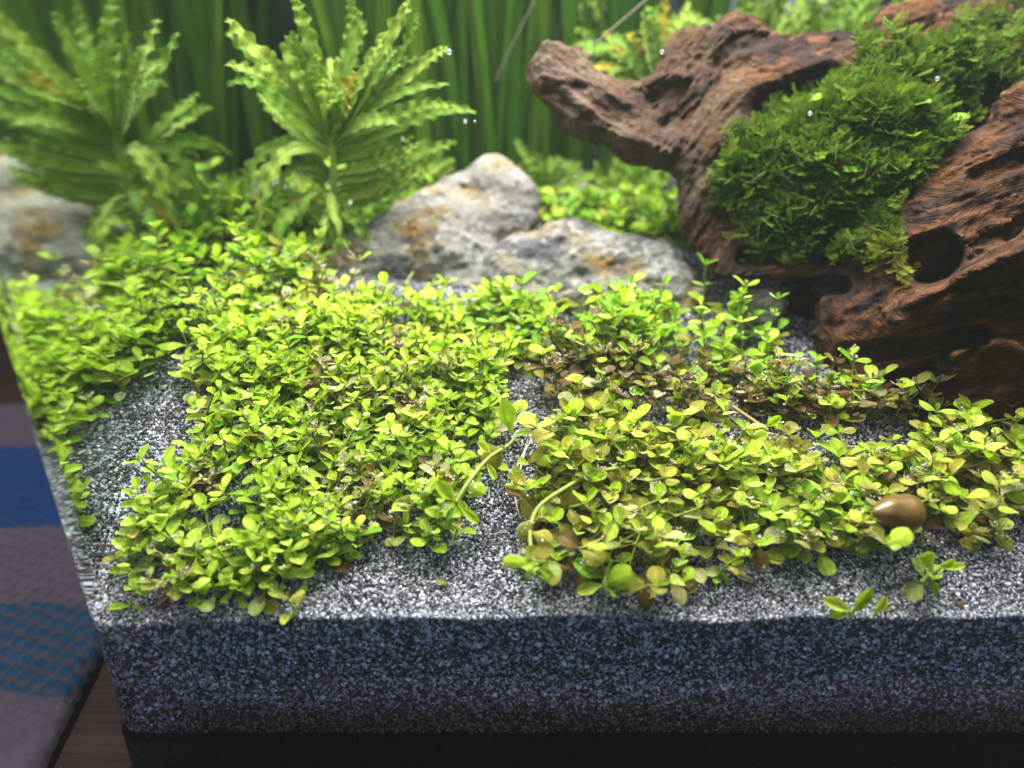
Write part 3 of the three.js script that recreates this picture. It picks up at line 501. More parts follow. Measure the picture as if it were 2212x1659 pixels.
single(500, 650, 'thin sprig ending in a single upright spoon leaf at the left', { h: 0.013, len: 0.0055, pairs: 2, tone: FT, dust: 0.05, lean: 0.2, name: 'tall_sprig' });
single(1290, 690, 'fresh upright sprig before the middle of the low boulder', { h: 0.011, len: 0.0062, pairs: 4, tone: FT, dust: 0.05, name: 'tall_sprig', lean: 0.2 });
single(1360, 700, 'fresh upright sprig before the right end of the low boulder', { h: 0.012, len: 0.0055, pairs: 4, tone: { fresh: 3, deep: 1 }, dust: 0.05, name: 'tall_sprig', lean: 0.1 });
single(1100, 680, 'olive sprig with one green spoon leaf before the crack between the rocks', { h: 0.013, len: 0.0048, pairs: 4, tone: { olive: 3, fresh: 1 }, topTone: FT, dust: 0.1, name: 'tall_sprig', lean: 0.1 });
single(1515, 690, 'green sprig before the shaded gap between boulder and driftwood', { h: 0.013, len: 0.0055, pairs: 3, tone: { fresh: 3, deep: 2 }, dust: 0, name: 'tall_sprig', lean: 0.1 });
single(1590, 740, 'upright green sprig just left of the dark hollow under the driftwood', { h: 0.012, len: 0.006, pairs: 4, tone: { fresh: 3, deep: 1 }, dust: 0, name: 'tall_sprig', lean: 0.1 });
single(1760, 850, 'shaded green sprig at the dark foot of the driftwood', { h: 0.006, len: 0.0055, pairs: 2, tone: { deep: 2, fresh: 1 }, dust: 0 });
single(1880, 880, 'two-leaved green sprig leaning on the driftwood base', { h: 0.007, len: 0.0048, pairs: 2, tone: FT, dust: 0.1 });
single(1790, 920, 'clean three-leaved green sprig before the driftwood base', { h: 0.007, len: 0.0066, pairs: 2, tone: { fresh: 1, lime: 1 }, dust: 0.05 });
single(1990, 1010, 'tall three-leaved sprig above the olive patch at right', { h: 0.010, len: 0.0062, pairs: 2, tone: FT, dust: 0, low: 0.8 });
single(2160, 920, 'bright sprig with pointed leaves at the right end of the driftwood base', { h: 0.006, len: 0.0062, pairs: 2, tone: { fresh: 1 }, dust: 0 });
single(1440, 1110, 'large glossy green leaf pair rising from the olive patch', { h: 0.007, len: 0.0075, pairs: 1, tone: { fresh: 1 }, dust: 0.05 });
single(1785, 1030, 'fresh two-leaved sprig at the right edge of the bare sand gap', { h: 0.008, len: 0.0066, pairs: 1, tone: { fresh: 1 }, dust: 0 });
// the big trailing sprig in the middle: stem and leaves placed one by one
function trailing(label, pts, leaves, zLift, brown, roots = []) {
  const W = pts.map(([u, v]) => { const p = atSand(u, v + 10); const d = rayDir(u, v), t = (p.z + zLift - D) / d.z; return v3(d.x * t, H + d.y * t, D + d.z * t); });
  const t = thing('trailing_plant', label, 'aquarium plant', W[0]);
  mesh('stem', tube(W.map((p) => p.clone().sub(W[0])), 0.0006, 24, 6, 0.00045), brown ? brownStem : stemMat, t);
  for (const [ub, vb, ut, vt, tone, wide, lift = 0.002] of leaves) {
    const q = atSand(ub, vb + 10), B = at(ub, vb, q.z + zLift), T = at(ut, vt, q.z + zLift + lift), dir = T.clone().sub(B), L = dir.length(); dir.normalize();
    const up = v3(0, 0.75, 0.65), zx = dir.clone().cross(up).normalize(), ny = zx.clone().cross(dir);
    const m = mesh('leaf', wide ? ROUND[(ub | 0) % 3] : SPOON[(ub | 0) % 4], LM[tone], t, B.clone().sub(W[0])); m.quaternion.setFromRotationMatrix(new THREE.Matrix4().makeBasis(dir, ny, zx)); m.scale.set(L, L, L * (wide ? 0.95 : 0.70));
    m.updateMatrix(); dustLeaf(RS, new THREE.Matrix4().setPosition(W[0]).multiply(m.matrix), 0.35);
  }
  for (const rp of roots) { const P = rp.map(([u, v]) => { const p = atSand(u, v + 4); return at(u, v, p.z + 0.003).sub(W[0]); }); mesh('root', tube(P, 0.00028, 16, 5, 0.0002), rootMat, t); }
  return t;
}
trailing('trailing sprig with big clean oval leaves rising over the bare gap in the middle', [[985, 1085], [1010, 1045], [1055, 990], [1100, 960], [1120, 935]], [
  [1105, 935, 1092, 872, 'fresh', 0], [1112, 938, 1145, 932, 'lime', 0], [1090, 965, 1040, 1000, 'olive', 1], [1050, 995, 1070, 1035, 'lime', 0], [1012, 1045, 1045, 1060, 'fresh', 1], [1040, 1020, 1010, 1062, 'fresh', 1], [985, 1085, 950, 1045, 'fresh', 0], [985, 1085, 955, 1095, 'lime', 0], [990, 1090, 1032, 1130, 'fresh', 0], [985, 1092, 965, 1120, 'deep', 0], [1060, 980, 1035, 955, 'lime', 0]], 0.010, false,
  [[[1140, 950], [1125, 1010], [1112, 1060], [1118, 1100], [1125, 1120]], [[1145, 955], [1128, 985], [1108, 1030], [1106, 1070]]]);
trailing('arching olive stem with round translucent leaves over the front right sand', [[1350, 1010], [1290, 1020], [1220, 1055], [1160, 1100], [1145, 1150], [1150, 1200], [1160, 1222]], [
  [1230, 1050, 1232, 1102, 'olive', 1], [1290, 1025, 1285, 1080, 'yellow', 1], [1180, 1085, 1192, 1132, 'pale', 1], [1150, 1130, 1122, 1160, 'olive', 1], [1150, 1150, 1190, 1165, 'yellow', 1], [1148, 1180, 1125, 1195, 'olive', 1], [1152, 1190, 1190, 1185, 'olive', 1], [1155, 1215, 1095, 1208, 'fresh', 0], [1158, 1220, 1190, 1245, 'fresh', 0], [1155, 1222, 1135, 1250, 'fresh', 0], [1330, 1012, 1350, 1060, 'yellow', 1]], 0.010, false,
  [[[1185, 1170], [1195, 1210], [1212, 1245]], [[1240, 1110], [1245, 1160], [1270, 1195]]]);
trailing('runner stem with rusty yellow leaves lying in the gap of bare sand', [[1430, 940], [1370, 910], [1290, 905], [1230, 925]], [[1300, 905, 1330, 880, 'yellow', 1], [1300, 908, 1270, 945, 'yellow', 1], [1360, 910, 1390, 950, 'olive', 1], [1370, 912, 1345, 965, 'brown', 1], [1260, 915, 1235, 950, 'yellow', 1], [1420, 935, 1410, 975, 'olive', 0]], 0.004, true);
trailing('bare yellowish runner stem arching over the front right patch', [[1620, 1085], [1665, 1095], [1705, 1120], [1720, 1165]], [[1620, 1085, 1590, 1070, 'olive', 1], [1720, 1165, 1750, 1180, 'fresh', 0]], 0.007, false);
trailing('dark runner stem with a deep green drooping leaf before the driftwood', [[1500, 845], [1540, 850], [1600, 890], [1660, 930]], [[1535, 850, 1520, 900, 'deep', 0], [1505, 845, 1500, 815, 'fresh', 1], [1540, 850, 1580, 835, 'lime', 0], [1650, 925, 1690, 900, 'fresh', 0]], 0.006, true, [[[1640, 930], [1760, 960], [1860, 965]]]);
trailing('lone bright green sprig of three leaves on the sand near the front glass at right', [[1836, 1334], [1838, 1326], [1842, 1318]], [[1840, 1320, 1784, 1296, 'lime', 0, 0.0003], [1842, 1320, 1880, 1266, 'fresh', 0, 0.0004], [1838, 1324, 1788, 1330, 'lime', 0, 0.0008], [1842, 1322, 1868, 1308, 'fresh', 0, 0.0004]], 0.0016, false);
trailing('pale green sprig with a single leaf right of the lone front sprig', [[1885, 1330], [1890, 1322]], [[1888, 1325, 1915, 1292, 'lime', 0, 0.0005], [1890, 1320, 1925, 1308, 'silt', 0, 0.0005]], 0.0, false);
trailing('big fresh green sprig of broad leaves at the front edge of the olive patch', [[1310, 1280], [1305, 1262], [1312, 1235], [1322, 1210]], [[1305, 1262, 1250, 1276, 'lime', 0], [1306, 1262, 1352, 1238, 'fresh', 1], [1305, 1250, 1252, 1215, 'deep', 0], [1320, 1215, 1300, 1195, 'fresh', 0], [1325, 1212, 1360, 1200, 'fresh', 0], [1310, 1265, 1330, 1290, 'fresh', 0]], 0.003, false);
trailing('bright lime sprig reaching right over the sand below the brown snail', [[1990, 1260], [2010, 1240], [2030, 1228]], [[2030, 1228, 2085, 1222, 'lime', 0], [2030, 1226, 2060, 1205, 'fresh', 0], [2015, 1235, 1985, 1205, 'fresh', 1], [2005, 1245, 2030, 1285, 'fresh', 0], [1995, 1258, 1960, 1290, 'silt', 1]], 0.003, false);
function looseLeaf(u, v, label, tone, L, a, el, round) { const p = atSand(u, v); p.y += 0.0012; const m = mesh('loose_leaf', round ? ROUND[1] : SPOON[1], LM[tone], null, p); m.quaternion.copy(leafQuat({ a, el, roll: 0.2 })); m.scale.set(L, L, L); tag(m, label, 'leaf'); return m; }
looseLeaf(560, 1328, 'round yellow fallen leaf on the sand before the left patch', 'yellow', 0.0052, 0.1, 0.2, true);
looseLeaf(1560, 1235, 'tan dead leaf with an orange rim at the front of the right patch', 'pale', 0.0078, 0.25, -0.1, false);
looseLeaf(2080, 1170, 'white dead leaf on the sand at the far right', 'pale', 0.0060, 0.1, 0.1, false);
looseLeaf(1215, 1230, 'small green leaf scrap on the bare sand', 'fresh', 0.0022, 0.3, 0, false);
looseLeaf(940, 1268, 'small brownish leaf scrap on the bare sand in the middle', 'olive', 0.0026, 0.2, 0, false);
looseLeaf(700, 1232, 'brown dead leaf beside the front edge of the left patch', 'brown', 0.0062, 0.1, 0.05, false);
{
  const g = new THREE.BufferGeometry(); g.setAttribute('position', new THREE.Float32BufferAttribute(massPos, 3)); g.setAttribute('normal', new THREE.Float32BufferAttribute(massNor, 3)); g.setAttribute('uv', new THREE.Float32BufferAttribute(massUv, 2)); g.setAttribute('color', new THREE.Float32BufferAttribute(massCol, 3)); g.setIndex(massIdx);
  const m = mesh('carpet_growth', g, new THREE.MeshPhysicalMaterial({ vertexColors: true, map: mapB, roughness: 0.93, transmission: 0.5, thickness: 0, clearcoat: 0.14, clearcoatRoughness: 0.3, specularIntensity: 0.4, side: THREE.DoubleSide }), null);
  tag(m, 'mass of small green carpet leaves filling the patches towards the back', 'ground cover', null, 'stuff');
}
// white roots and a straw standing in the carpet
function strand(name, label, cat, pts, r, mat, r2) { const P = pts.map(([u, v, z]) => z === undefined ? at(u, v, atSand(u, v + 6).z + 0.006) : at(u, v, z)); tag(mesh(name, tube(P.map((p) => p.clone().sub(P[0])), r, 20, 6, r2 ?? r), mat, null, P[0]), label, cat); }
strand('white_root', 'thick white root curling up in the left carpet', 'root', [[583, 715], [588, 680], [582, 650], [595, 615], [605, 620]], 0.00055, rootMat, 0.0003);
strand('white_root', 'white root slanting through the left carpet', 'root', [[750, 832], [775, 860], [790, 900]], 0.00045, rootMat);
strand('pale_straw', 'thin pale straw sticking up before the peaked rock', 'straw', [[868, 645, -0.112], [880, 610, -0.112], [893, 588, -0.112]], 0.0006, new THREE.MeshStandardMaterial({ color: rgb(0.55, 0.5, 0.25), roughness: 0.7 }));
const threadMat = new THREE.MeshStandardMaterial({ color: rgb(0.07, 0.07, 0.045), roughness: 0.8 });
strand('dead_blade', 'grey dead blade slanting up from the driftwood horn', 'dead leaf', [[1282, 98, -0.165], [1340, 48, -0.168], [1410, -12, -0.17]], 0.00045, threadMat);
strand('dead_blade', 'thin grey dead blade among the dark grass left of the driftwood', 'dead leaf', [[1070, 175, -0.20], [1110, 90, -0.20], [1160, -10, -0.20]], 0.0003, threadMat);

// ------------------------------------------------------------------ silt on the leaves
{
  const R = rngOf(5); for (let i = 0; i < 1600; i++) { const p = atSand(1080 + 900 * R(), 800 + 420 * R()); if (p.z > -0.005) continue; detritus.push([p.x, p.y + 0.0005 + 0.001 * R(), p.z, 0.00010 + 0.0003 * R() * R()]); }
  const g = new THREE.IcosahedronGeometry(1, 0), im = new THREE.InstancedMesh(g, new THREE.MeshStandardMaterial({ color: 0xffffff, roughness: 0.9 }), detritus.length), c = new THREE.Color(), q = new THREE.Quaternion(), e = new THREE.Euler();
  detritus.forEach(([x, y, z, s], i) => { q.setFromEuler(e.set(R() * TAU, R() * TAU, R() * TAU)); im.setMatrixAt(i, _m.compose(v3(x, y, z), q, v3(s * (0.7 + R()), s * (0.5 + 0.6 * R()), s * (0.7 + 1.2 * R())))); const k = 0.75 + 0.5 * R(); im.setColorAt(i, R() < 0.3 ? c.setRGB(0.24 * k, 0.19 * k, 0.11 * k) : c.setRGB(0.50 * k, 0.48 * k, 0.42 * k)); });
  im.name = 'silt_flecks'; im.castShadow = im.receiveShadow = true; tag(im, 'whitish and brown silt flecks lying on the carpet leaves', 'silt', null, 'stuff'); scene.add(im); console.log('detritus', detritus.length);
}

// ------------------------------------------------------------------ long leaves: crinkled plants, grass
function ribbon(A, B, C, Dd, w, o) {      // cubic curve with a blade on it; o.amp, o.freq: crinkled edges
  const n = o.n ?? 44, m = o.m ?? 4, pos = [], idx = [], uv = [], cv = new THREE.CubicBezierCurve3(A, B, C, Dd), face = o.face ?? v3(0, 0.5, 0.85);
  for (let i = 0; i <= n; i++) {
    const s = i / n, p = cv.getPoint(s), t = cv.getTangent(s), side = t.clone().cross(face).normalize(), nn = side.clone().cross(t).normalize();
    const prof = o.grass ? Math.min(1, (1 - s) * 9 + 0.1) * Math.min(1, 0.55 + s * 3) : Math.pow(Math.sin(PI * clamp(0.05 + s * 0.93, 0, 1)), 0.55) * (0.35 + 0.65 * sstep(0, 0.3, s)) * (1 - 0.25 * s);
    for (let j = 0; j <= m; j++) {
      const k = j / m * 2 - 1, ph = (k < 0 ? o.ph : o.ph + 2.1), amp = (o.amp ?? 0) * Math.abs(k) ** 1.6 * sstep(0.18, 0.5, s), f = Math.sin(s * (o.freq ?? 0) * TAU + ph + 2.2 * Math.sin(s * 7 + ph * 3));
      const hw = w * 0.5 * prof * (1 + 0.24 * (o.amp ? 1 : 0) * Math.sin(s * (o.freq ?? 0) * TAU + ph + 1.4) * sstep(0.2, 0.5, s));
      const q = p.clone().addScaledVector(side, k * hw).addScaledVector(nn, amp * f * w - (o.fold ?? 0.12) * w * (1 - Math.abs(k)) * prof);
      pos.push(q.x, q.y, q.z); uv.push(s * (o.rep ?? 1), j / m);
      if (i && j) { const a = (i - 1) * (m + 1) + j - 1, b = a + 1, c = a + m + 1, d = c + 1; idx.push(a, b, c, b, d, c); }
    }
  }
  return geom(pos, idx, uv);
}
const crinkleMap = tex(256, 128, (x, y) => { const mid = Math.exp(-(((y - 0.5) / 0.05) ** 2)), n = fbm(x * 8, y * 5, 2, 3), vein = Math.max(0, 1 - Math.abs(((x * 16 + Math.abs(y - 0.5) * 2.5) % 1) - 0.5) * 6) * 0.1, k = 0.74 + 0.35 * n + 0.16 * mid + vein; return [k, k, k * 0.95]; }, true);
const CR_T = { g: leafMat([0.26, 0.46, 0.03], crinkleMap, 0.5), l: leafMat([0.42, 0.60, 0.07], crinkleMap, 0.5), y: leafMat([0.46, 0.40, 0.02], crinkleMap, 0.4), d: leafMat([0.22, 0.42, 0.022], crinkleMap, 0.5), b: leafMat([0.36, 0.22, 0.08], crinkleMap, 0.2) };
function crinkled(label, foot, crown, z, leaves, seed) {
  const R = rngOf(seed), F0 = at(foot[0], foot[1], z), K = at(crown[0], crown[1], z), t = thing('crinkled_plant', label, 'aquarium plant', F0);
  F0.y = Math.min(F0.y, sandY(F0.x, F0.z)); 
  const rel = (p) => p.clone().sub(t.position);
  mesh('stem', tube([rel(F0), rel(F0).lerp(rel(K), 0.5).add(v3(0.001, 0, 0)), rel(K)], 0.0016, 10, 7, 0.001), stemMat, t);
  const extra = []; for (const l of leaves) for (let k = 0; k < 3; k++) extra.push([l[0] + 14 * (R() - 0.5), l[1] + 60 * (R() - 0.3), lerp(l[0], l[2], 0.55 + 0.5 * R()) + 90 * (R() - 0.5), lerp(l[1], l[3], 0.55 + 0.45 * R()) + 60 * (R() - 0.3), l[4] * (0.75 + 0.3 * R()), R() < 0.5 ? 'd' : R() < 0.5 ? 'g' : 'l', (l[6] ?? 0) - 0.012 + 0.022 * R(), (l[7] ?? 0) + 0.25 * (R() - 0.4)]);
  for (const [ub, vb, ut, vt, wpx, tone, dz = 0, arch = 0] of [...leaves, ...extra]) {
    const B = at(ub, vb, z), T = at(ut, vt, z + dz), L = B.distanceTo(T), dir = T.clone().sub(B), out = v3(dir.x * 0.15 + 0.16 * L * (R() - 0.5), 0.16 * L + arch * L, dz * 0.2 + 0.2 * L * (R() - 0.5));
    const c1 = B.clone().addScaledVector(dir, 0.33).add(out), c2 = B.clone().addScaledVector(dir, 0.7).addScaledVector(out, 0.9).add(v3(0.14 * L * (R() - 0.5), 0.08 * L * (R() - 0.5), 0.1 * L * (R() - 0.5)));
    const g = ribbon(rel(B), rel(c1), rel(c2), rel(T), px(B, wpx * 0.62), { amp: 0.11 + 0.10 * R(), freq: Math.max(2.5, L / (0.0044 + 0.002 * R())), ph: R() * TAU, n: 56, face: v3(0.9 * (R() - 0.5), 0.55, 0.8) });
    mesh('leaf', g, CR_T[tone], t);
  }
  return t;
}
const Zp = -0.136;
crinkled('green crinkled-leaf plant with a yellow leaf, standing left of the peaked rock', [705, 470], [717, 275], Zp, [
  [717, 275, 884, 0, 62, 'l', 0.004], [717, 278, 752, -10, 60, 'g', -0.01], [714, 280, 632, -15, 66, 'g', -0.004], [712, 285, 490, 40, 64, 'l', 0.01], [712, 290, 485, 140, 60, 'l', 0.016], [718, 300, 772, 158, 72, 'y', 0.018, -0.1],
  [720, 292, 968, 105, 56, 'l', 0.006], [718, 325, 986, 230, 62, 'g', 0.012], [712, 395, 986, 305, 66, 'g', 0.006, -0.1], [712, 438, 920, 362, 60, 'l', 0.01, -0.12], [700, 345, 560, 200, 50, 'g', -0.012], [716, 300, 820, 120, 48, 'd', -0.02], [716, 300, 660, 90, 50, 'd', -0.02],
  [708, 340, 555, 500, 60, 'l', 0.018, 0.35], [705, 430, 600, 515, 56, 'y', 0.014, 0.15], [712, 400, 640, 300, 44, 'd', -0.006], [712, 430, 800, 520, 40, 'd', 0.012, 0.1], [716, 285, 700, 170, 52, 'l', 0.012], [716, 285, 745, 190, 46, 'l', 0.016], [708, 455, 560, 420, 40, 'd', -0.01], [708, 455, 740, 540, 40, 'g', 0.02, 0.1], [712, 330, 560, 330, 50, 'd', -0.014]], 31);
crinkled('small green crinkled plant low before the peaked rock', [600, 590], [600, 560], -0.125, [[600, 560, 530, 545, 36, 'g', 0.006], [600, 560, 680, 530, 36, 'g', 0.006], [600, 565, 760, 525, 40, 'd', 0.004, 0.08], [600, 565, 620, 500, 34, 'l', 0], [600, 560, 560, 505, 34, 'd', -0.004]], 32);
crinkled('bright green leafy plant behind the gap under the driftwood horn', [1350, 490], [1345, 465], -0.185, [[1345, 470, 1290, 350, 44, 'g', 0.004], [1345, 470, 1330, 320, 40, 'd', 0], [1345, 470, 1400, 350, 46, 'g', 0.004], [1345, 470, 1450, 380, 44, 'g', 0], [1348, 472, 1285, 430, 40, 'd', 0.004], [1348, 472, 1425, 430, 40, 'l', 0.01], [1345, 470, 1370, 300, 40, 'd', -0.006], [1345, 470, 1470, 330, 44, 'd', -0.01]], 33);
[[560, 540, -0.165, 'left of the crinkled plant foot'], [640, 520, -0.17, 'right behind the crinkled plant foot'], [790, 500, -0.165, 'between crinkled plant and peaked rock'], [870, 430, -0.19, 'behind the left shoulder of the peaked rock'], [1190, 420, -0.195, 'between the rock peak and the horn'], [720, 480, -0.19, 'behind the crinkled plant stem'], [1480, 520, -0.17, 'behind the driftwood stem']].forEach(([u, v, z, w], i) => {
  const R = rngOf(700 + i), L = []; for (let k = 0; k < 9; k++) { const a = -PI / 2 + (k / 8 - 0.5) * 2.7 + 0.3 * (R() - 0.5), r = 70 + 80 * R(); L.push([u, v, u + Math.cos(a) * r, v + Math.sin(a) * r, 34 + 20 * R(), R() < 0.7 ? 'd' : 'g', 0.02 * (R() - 0.4)]); }
  crinkled(`low crinkled green plant ${w}`, [u, v + 30], [u, v], z, L, 800 + i);
});
[[1420, 120, 'leafy yellow-green plant behind the notch of the driftwood'], [1620, 90, 'leafy yellow-green plant behind the middle of the driftwood'], [1760, 70, 'leafy yellow-green plant behind the right half of the driftwood'], [1330, 60, 'leafy plant behind the driftwood horn'], [1900, 60, 'leafy plant behind the mossy end of the driftwood']].forEach(([u, v, lab], i) => {
  const R = rngOf(400 + i), L = []; for (let k = 0; k < 13; k++) { const a = -PI / 2 + (k / 12 - 0.5) * 2.9 + 0.3 * (R() - 0.5), r = 110 + 90 * R(); L.push([u, v + 60, u + Math.cos(a) * r, v + 60 + Math.sin(a) * r, 42 + 22 * R(), ['g', 'l', 'y', 'l', 'd'][Math.floor(R() * 5)], 0.03 * (R() - 0.4)]); }
  crinkled(lab, [u, v + 110], [u, v + 60], -0.2 - 0.008 * i, L, 500 + i);
});
{
  const grassMap = tex(64, 256, (x, y) => { const n = nz(x * 2, y * 40, 3), m = nz(x * 9, y * 12, 7), k = 0.72 + 0.18 * n + 0.2 * m; return [k, k, k]; }, true);
  const GM = [[0.045, 0.145, 0.004], [0.034, 0.115, 0.003], [0.055, 0.165, 0.005], [0.06, 0.14, 0.005], [0.10, 0.22, 0.008]].map((c) => leafMat(c, grassMap, 0.35, 0));
  const R = rngOf(88), spots = []; const names = ['at the left glass', 'behind the crinkled plant', 'right of the crinkled plant', 'in the gap before the driftwood horn', 'behind the driftwood horn', 'behind the middle of the driftwood', 'at the left back', 'behind the peaked rock', 'far back in the middle', 'at the right back'];
  const xs = [-0.085, -0.062, -0.035, -0.008, 0.02, 0.05, -0.075, -0.02, 0.005, 0.09];
  xs.forEach((x0, i) => {
    const z0 = (i < 6 ? -0.215 : -0.25) - 0.012 * R(), y0 = sandY(x0, z0) - 0.002, t = thing('tape_grass', `dark green tape grass of long upright blades ${names[i]}`, 'aquarium plant', v3(x0, y0, z0));
    for (let k = 0; k < 20; k++) { const a = R() * TAU, r = 0.016 * R(), lx = (R() - 0.5) * 0.07 - 0.008, lz = (R() - 0.5) * 0.03, h = 0.15 + 0.05 * R(), b = v3(Math.cos(a) * r, 0, Math.sin(a) * r);
      mesh('blade', ribbon(b, b.clone().add(v3(lx * 0.1, h * 0.35, lz * 0.2)), b.clone().add(v3(lx * 0.5, h * 0.7, lz * 0.6)), b.clone().add(v3(lx, h, lz)), 0.0030 + 0.0042 * R(), { grass: true, ph: 0, n: 20, m: 2, rep: 2, face: v3((R() - 0.5) * 2.2, 0.1, 1) }), GM[Math.floor(R() * 5)], t); }
  });
}

// ------------------------------------------------------------------ moss on the driftwood
{
  const R = rngOf(900), t = thing('moss_clump', 'green feathery moss growing over the back of the driftwood', 'moss');
  const frond = (() => { const pos = [], idx = []; const quad = (a, b, w) => { const d = b.clone().sub(a), s = v3(-d.z, 0, d.x).normalize().multiplyScalar(w), n = pos.length / 3, m = a.clone().lerp(b, 0.5); m.y += 0.03; for (const p of [a, m.clone().add(s), b, m.clone().sub(s)]) pos.push(p.x, p.y, p.z); idx.push(n, n + 1, n + 2, n, n + 2, n + 3); };
    quad(v3(0, 0, 0), v3(1, 0.12, 0), 0.016); for (let i = 0; i < 9; i++) for (const s of [-1, 1]) { const x = 0.06 + i * 0.105, l = 0.46 * (1 - 0.5 * Math.abs(i / 8 - 0.35)) * (0.7 + 0.6 * R()); quad(v3(x, 0.12 * x * x, 0), v3(x + l * 0.75, 0.12 * x * x + 0.05, s * l), 0.030); } return geom(pos, idx); })();
  const lobe = (() => { const g = leafGeo(0.95, 0.7, 0.25, 4, 4, 0.4); return g; })();
  const REG = [
    { poly: [[1580, 300], [1640, 270], [1760, 230], [1850, 190], [1880, 110], [1980, 95], [2070, 115], [2095, 180], [2085, 235], [2060, 290], [2010, 350], [1930, 400], [1780, 400], [1640, 390], [1570, 370]], n: 15000, c: [0.085, 0.165, 0.012], v: 0.6, lift: 0.0062, fr: 0.82 },
    { poly: [[1560, 370], [1800, 380], [2000, 350], [1930, 470], [1890, 540], [1780, 575], [1690, 580], [1600, 520], [1620, 470], [1550, 420]], n: 8000, c: [0.072, 0.125, 0.011], v: 0.8, lift: 0.0055, fr: 0.6 },  // lower moss: somewhat darker, part of its shade put into the colour
    { poly: [[2060, 60], [2215, 20], [2215, 170], [2130, 190], [2060, 130]], n: 700, c: [0.075, 0.14, 0.011], v: 0.5, lift: 0.006, fr: 0.7 },
    { poly: [[1520, 380], [1600, 370], [1640, 480], [1560, 440]], n: 220, c: [0.10, 0.17, 0.02], v: 0.4, lift: 0.004, fr: 1 },
    { poly: [[1880, 500], [1930, 520], [1960, 600], [1930, 600]], n: 160, c: [0.16, 0.20, 0.02], v: 0.4, lift: 0.002, fr: 1 },
  ];
  const A = [], B = [], q = new THREE.Quaternion(), X = v3(), Y = v3(), Zv = v3();
  for (const G of REG) {
    const us = G.poly.map((p) => p[0]), vs = G.poly.map((p) => p[1]);
    for (let i = 0, k = 0; i < G.n && k < G.n * 6; k++) {
      const u = lerp(Math.min(...us), Math.max(...us), R()), v = lerp(Math.min(...vs), Math.max(...vs), R()); if (!inPoly(u + 46 * nz(u * 0.03, v * 0.03, 1) + 22 * nz(u * 0.09, v * 0.09, 4), v + 46 * nz(u * 0.03, v * 0.03, 6) + 22 * nz(u * 0.09, v * 0.09, 9), G.poly)) continue;
      const cl = nz(u * 0.014, v * 0.014, 3) * 0.8 + nz(u * 0.04, v * 0.04, 8) * 0.5; if (cl < -0.2 && R() < 0.85) { i++; continue; }
      const h = march(woodField, u, v); i++; if (!h) continue;
      const lift = (0.4 + cl) * G.lift * Math.sqrt(R()), p = h.p.clone().addScaledVector(h.n, lift + (R() < 0.12 ? 0.003 * R() : 0)).add(v3(0, lift * 0.4, 0));
      X.set(R() - 0.5, R() - 0.4, R() - 0.4).normalize().addScaledVector(h.n, 0.75 * R()).normalize(); Y.copy(h.n).add(v3(0, 0.7, 0)).addScaledVector(v3(R() - 0.5, R() - 0.5, R() - 0.5), 0.8); Zv.copy(X).cross(Y).normalize(); Y.copy(Zv).cross(X);
      q.setFromRotationMatrix(_m.makeBasis(X, Y, Zv)); const fr = R() < G.fr, s = fr ? 0.0016 + 0.0042 * R() ** 3 + 0.0008 * R() : 0.0005 + 0.0008 * R(), f = 1 + G.v * (R() - 0.45) + 0.5 * cl, yl = 0.8 + 0.6 * R();
      (fr ? A : B).push([new THREE.Matrix4().compose(p, q, v3(s, s, s)), [G.c[0] * f * yl, G.c[1] * f, G.c[2] * f]]);
    }
  }
  const mm = new THREE.MeshPhysicalMaterial({ color: 0xffffff, specularIntensity: 0.15, roughness: 0.93, transmission: 0.35, thickness: 0, side: THREE.DoubleSide }), c = new THREE.Color();
  for (const [n, g, L] of [['fronds', frond, A], ['leaflets', lobe, B]]) { const im = new THREE.InstancedMesh(g, mm, L.length); im.name = n; L.forEach(([m, k], i) => { im.setMatrixAt(i, m); im.setColorAt(i, c.setRGB(...k.map((x) => Math.max(0.003, x)))); }); im.castShadow = im.receiveShadow = true; tag(im, null, null, null, 'stuff'); t.add(im); console.log(n, L.length); }
  for (const [u, v, L, a] of [[1750, 260, 0.006, 0.4], [1990, 295, 0.007, 0.6], [1960, 320, 0.005, 2.2], [1940, 250, 0.005, 1.2]]) { const h = march(woodField, u, v); if (!h) continue; const m = mesh('round_leaf', ROUND[0], LM.deep, t, h.p.clone().addScaledVector(h.n, 0.006)); m.quaternion.copy(leafQuat({ a, el: 0.5, roll: 0.3 })); m.scale.setScalar(L); }
}

// ------------------------------------------------------------------ snails
function snailShell() {
  const nu = 64, nv = 40, pos = [], idx = [], col = [];
  for (let i = 0; i <= nu; i++) for (let j = 0; j <= nv; j++) {
    const th = i / nu * TAU, f = j / nv, x = -1.02 + 2.0 * f;                       // x: from the spire (-1) to the lip (+1)
    const prof = Math.pow(clamp(f, 0, 1), 0.56) * Math.sqrt(Math.max(0, 1 - Math.pow(f, 4))) * 1.06;
    const sp = Math.sin(th + f * 9.5), groove = 1 - 0.012 * Math.exp(-(((((th / TAU + 1.4 * Math.log(f + 0.12) * 0.55) % 1 + 1) % 1 - 0.5) / 0.05) ** 2));
    const r = prof * groove * (1 + 0.06 * sp); pos.push(x, Math.cos(th) * r * 0.92 + 0.10 * f, Math.sin(th) * r);
    const b = 0.5 + 0.5 * Math.sin(f * 42 + 2 * Math.sin(th)), n = fbm(x * 3, Math.cos(th) * 2, Math.sin(th) * 2, 3), k = 0.80 + 0.55 * n + 0.22 * b * (0.5 + n), g = Math.sin(f * 150 + 3 * n) * 0.06; col.push(0.125 * (k + g), 0.070 * (k + g) * (1 + 0.12 * n), 0.011 * k);
    if (i && j) { const a = (i - 1) * (nv + 1) + j - 1, bb = a + 1, c = a + nv + 1, d = c + 1; idx.push(a, bb, c, bb, d, c); }
  }
  const g = geom(pos, idx, null, col); return g;
}
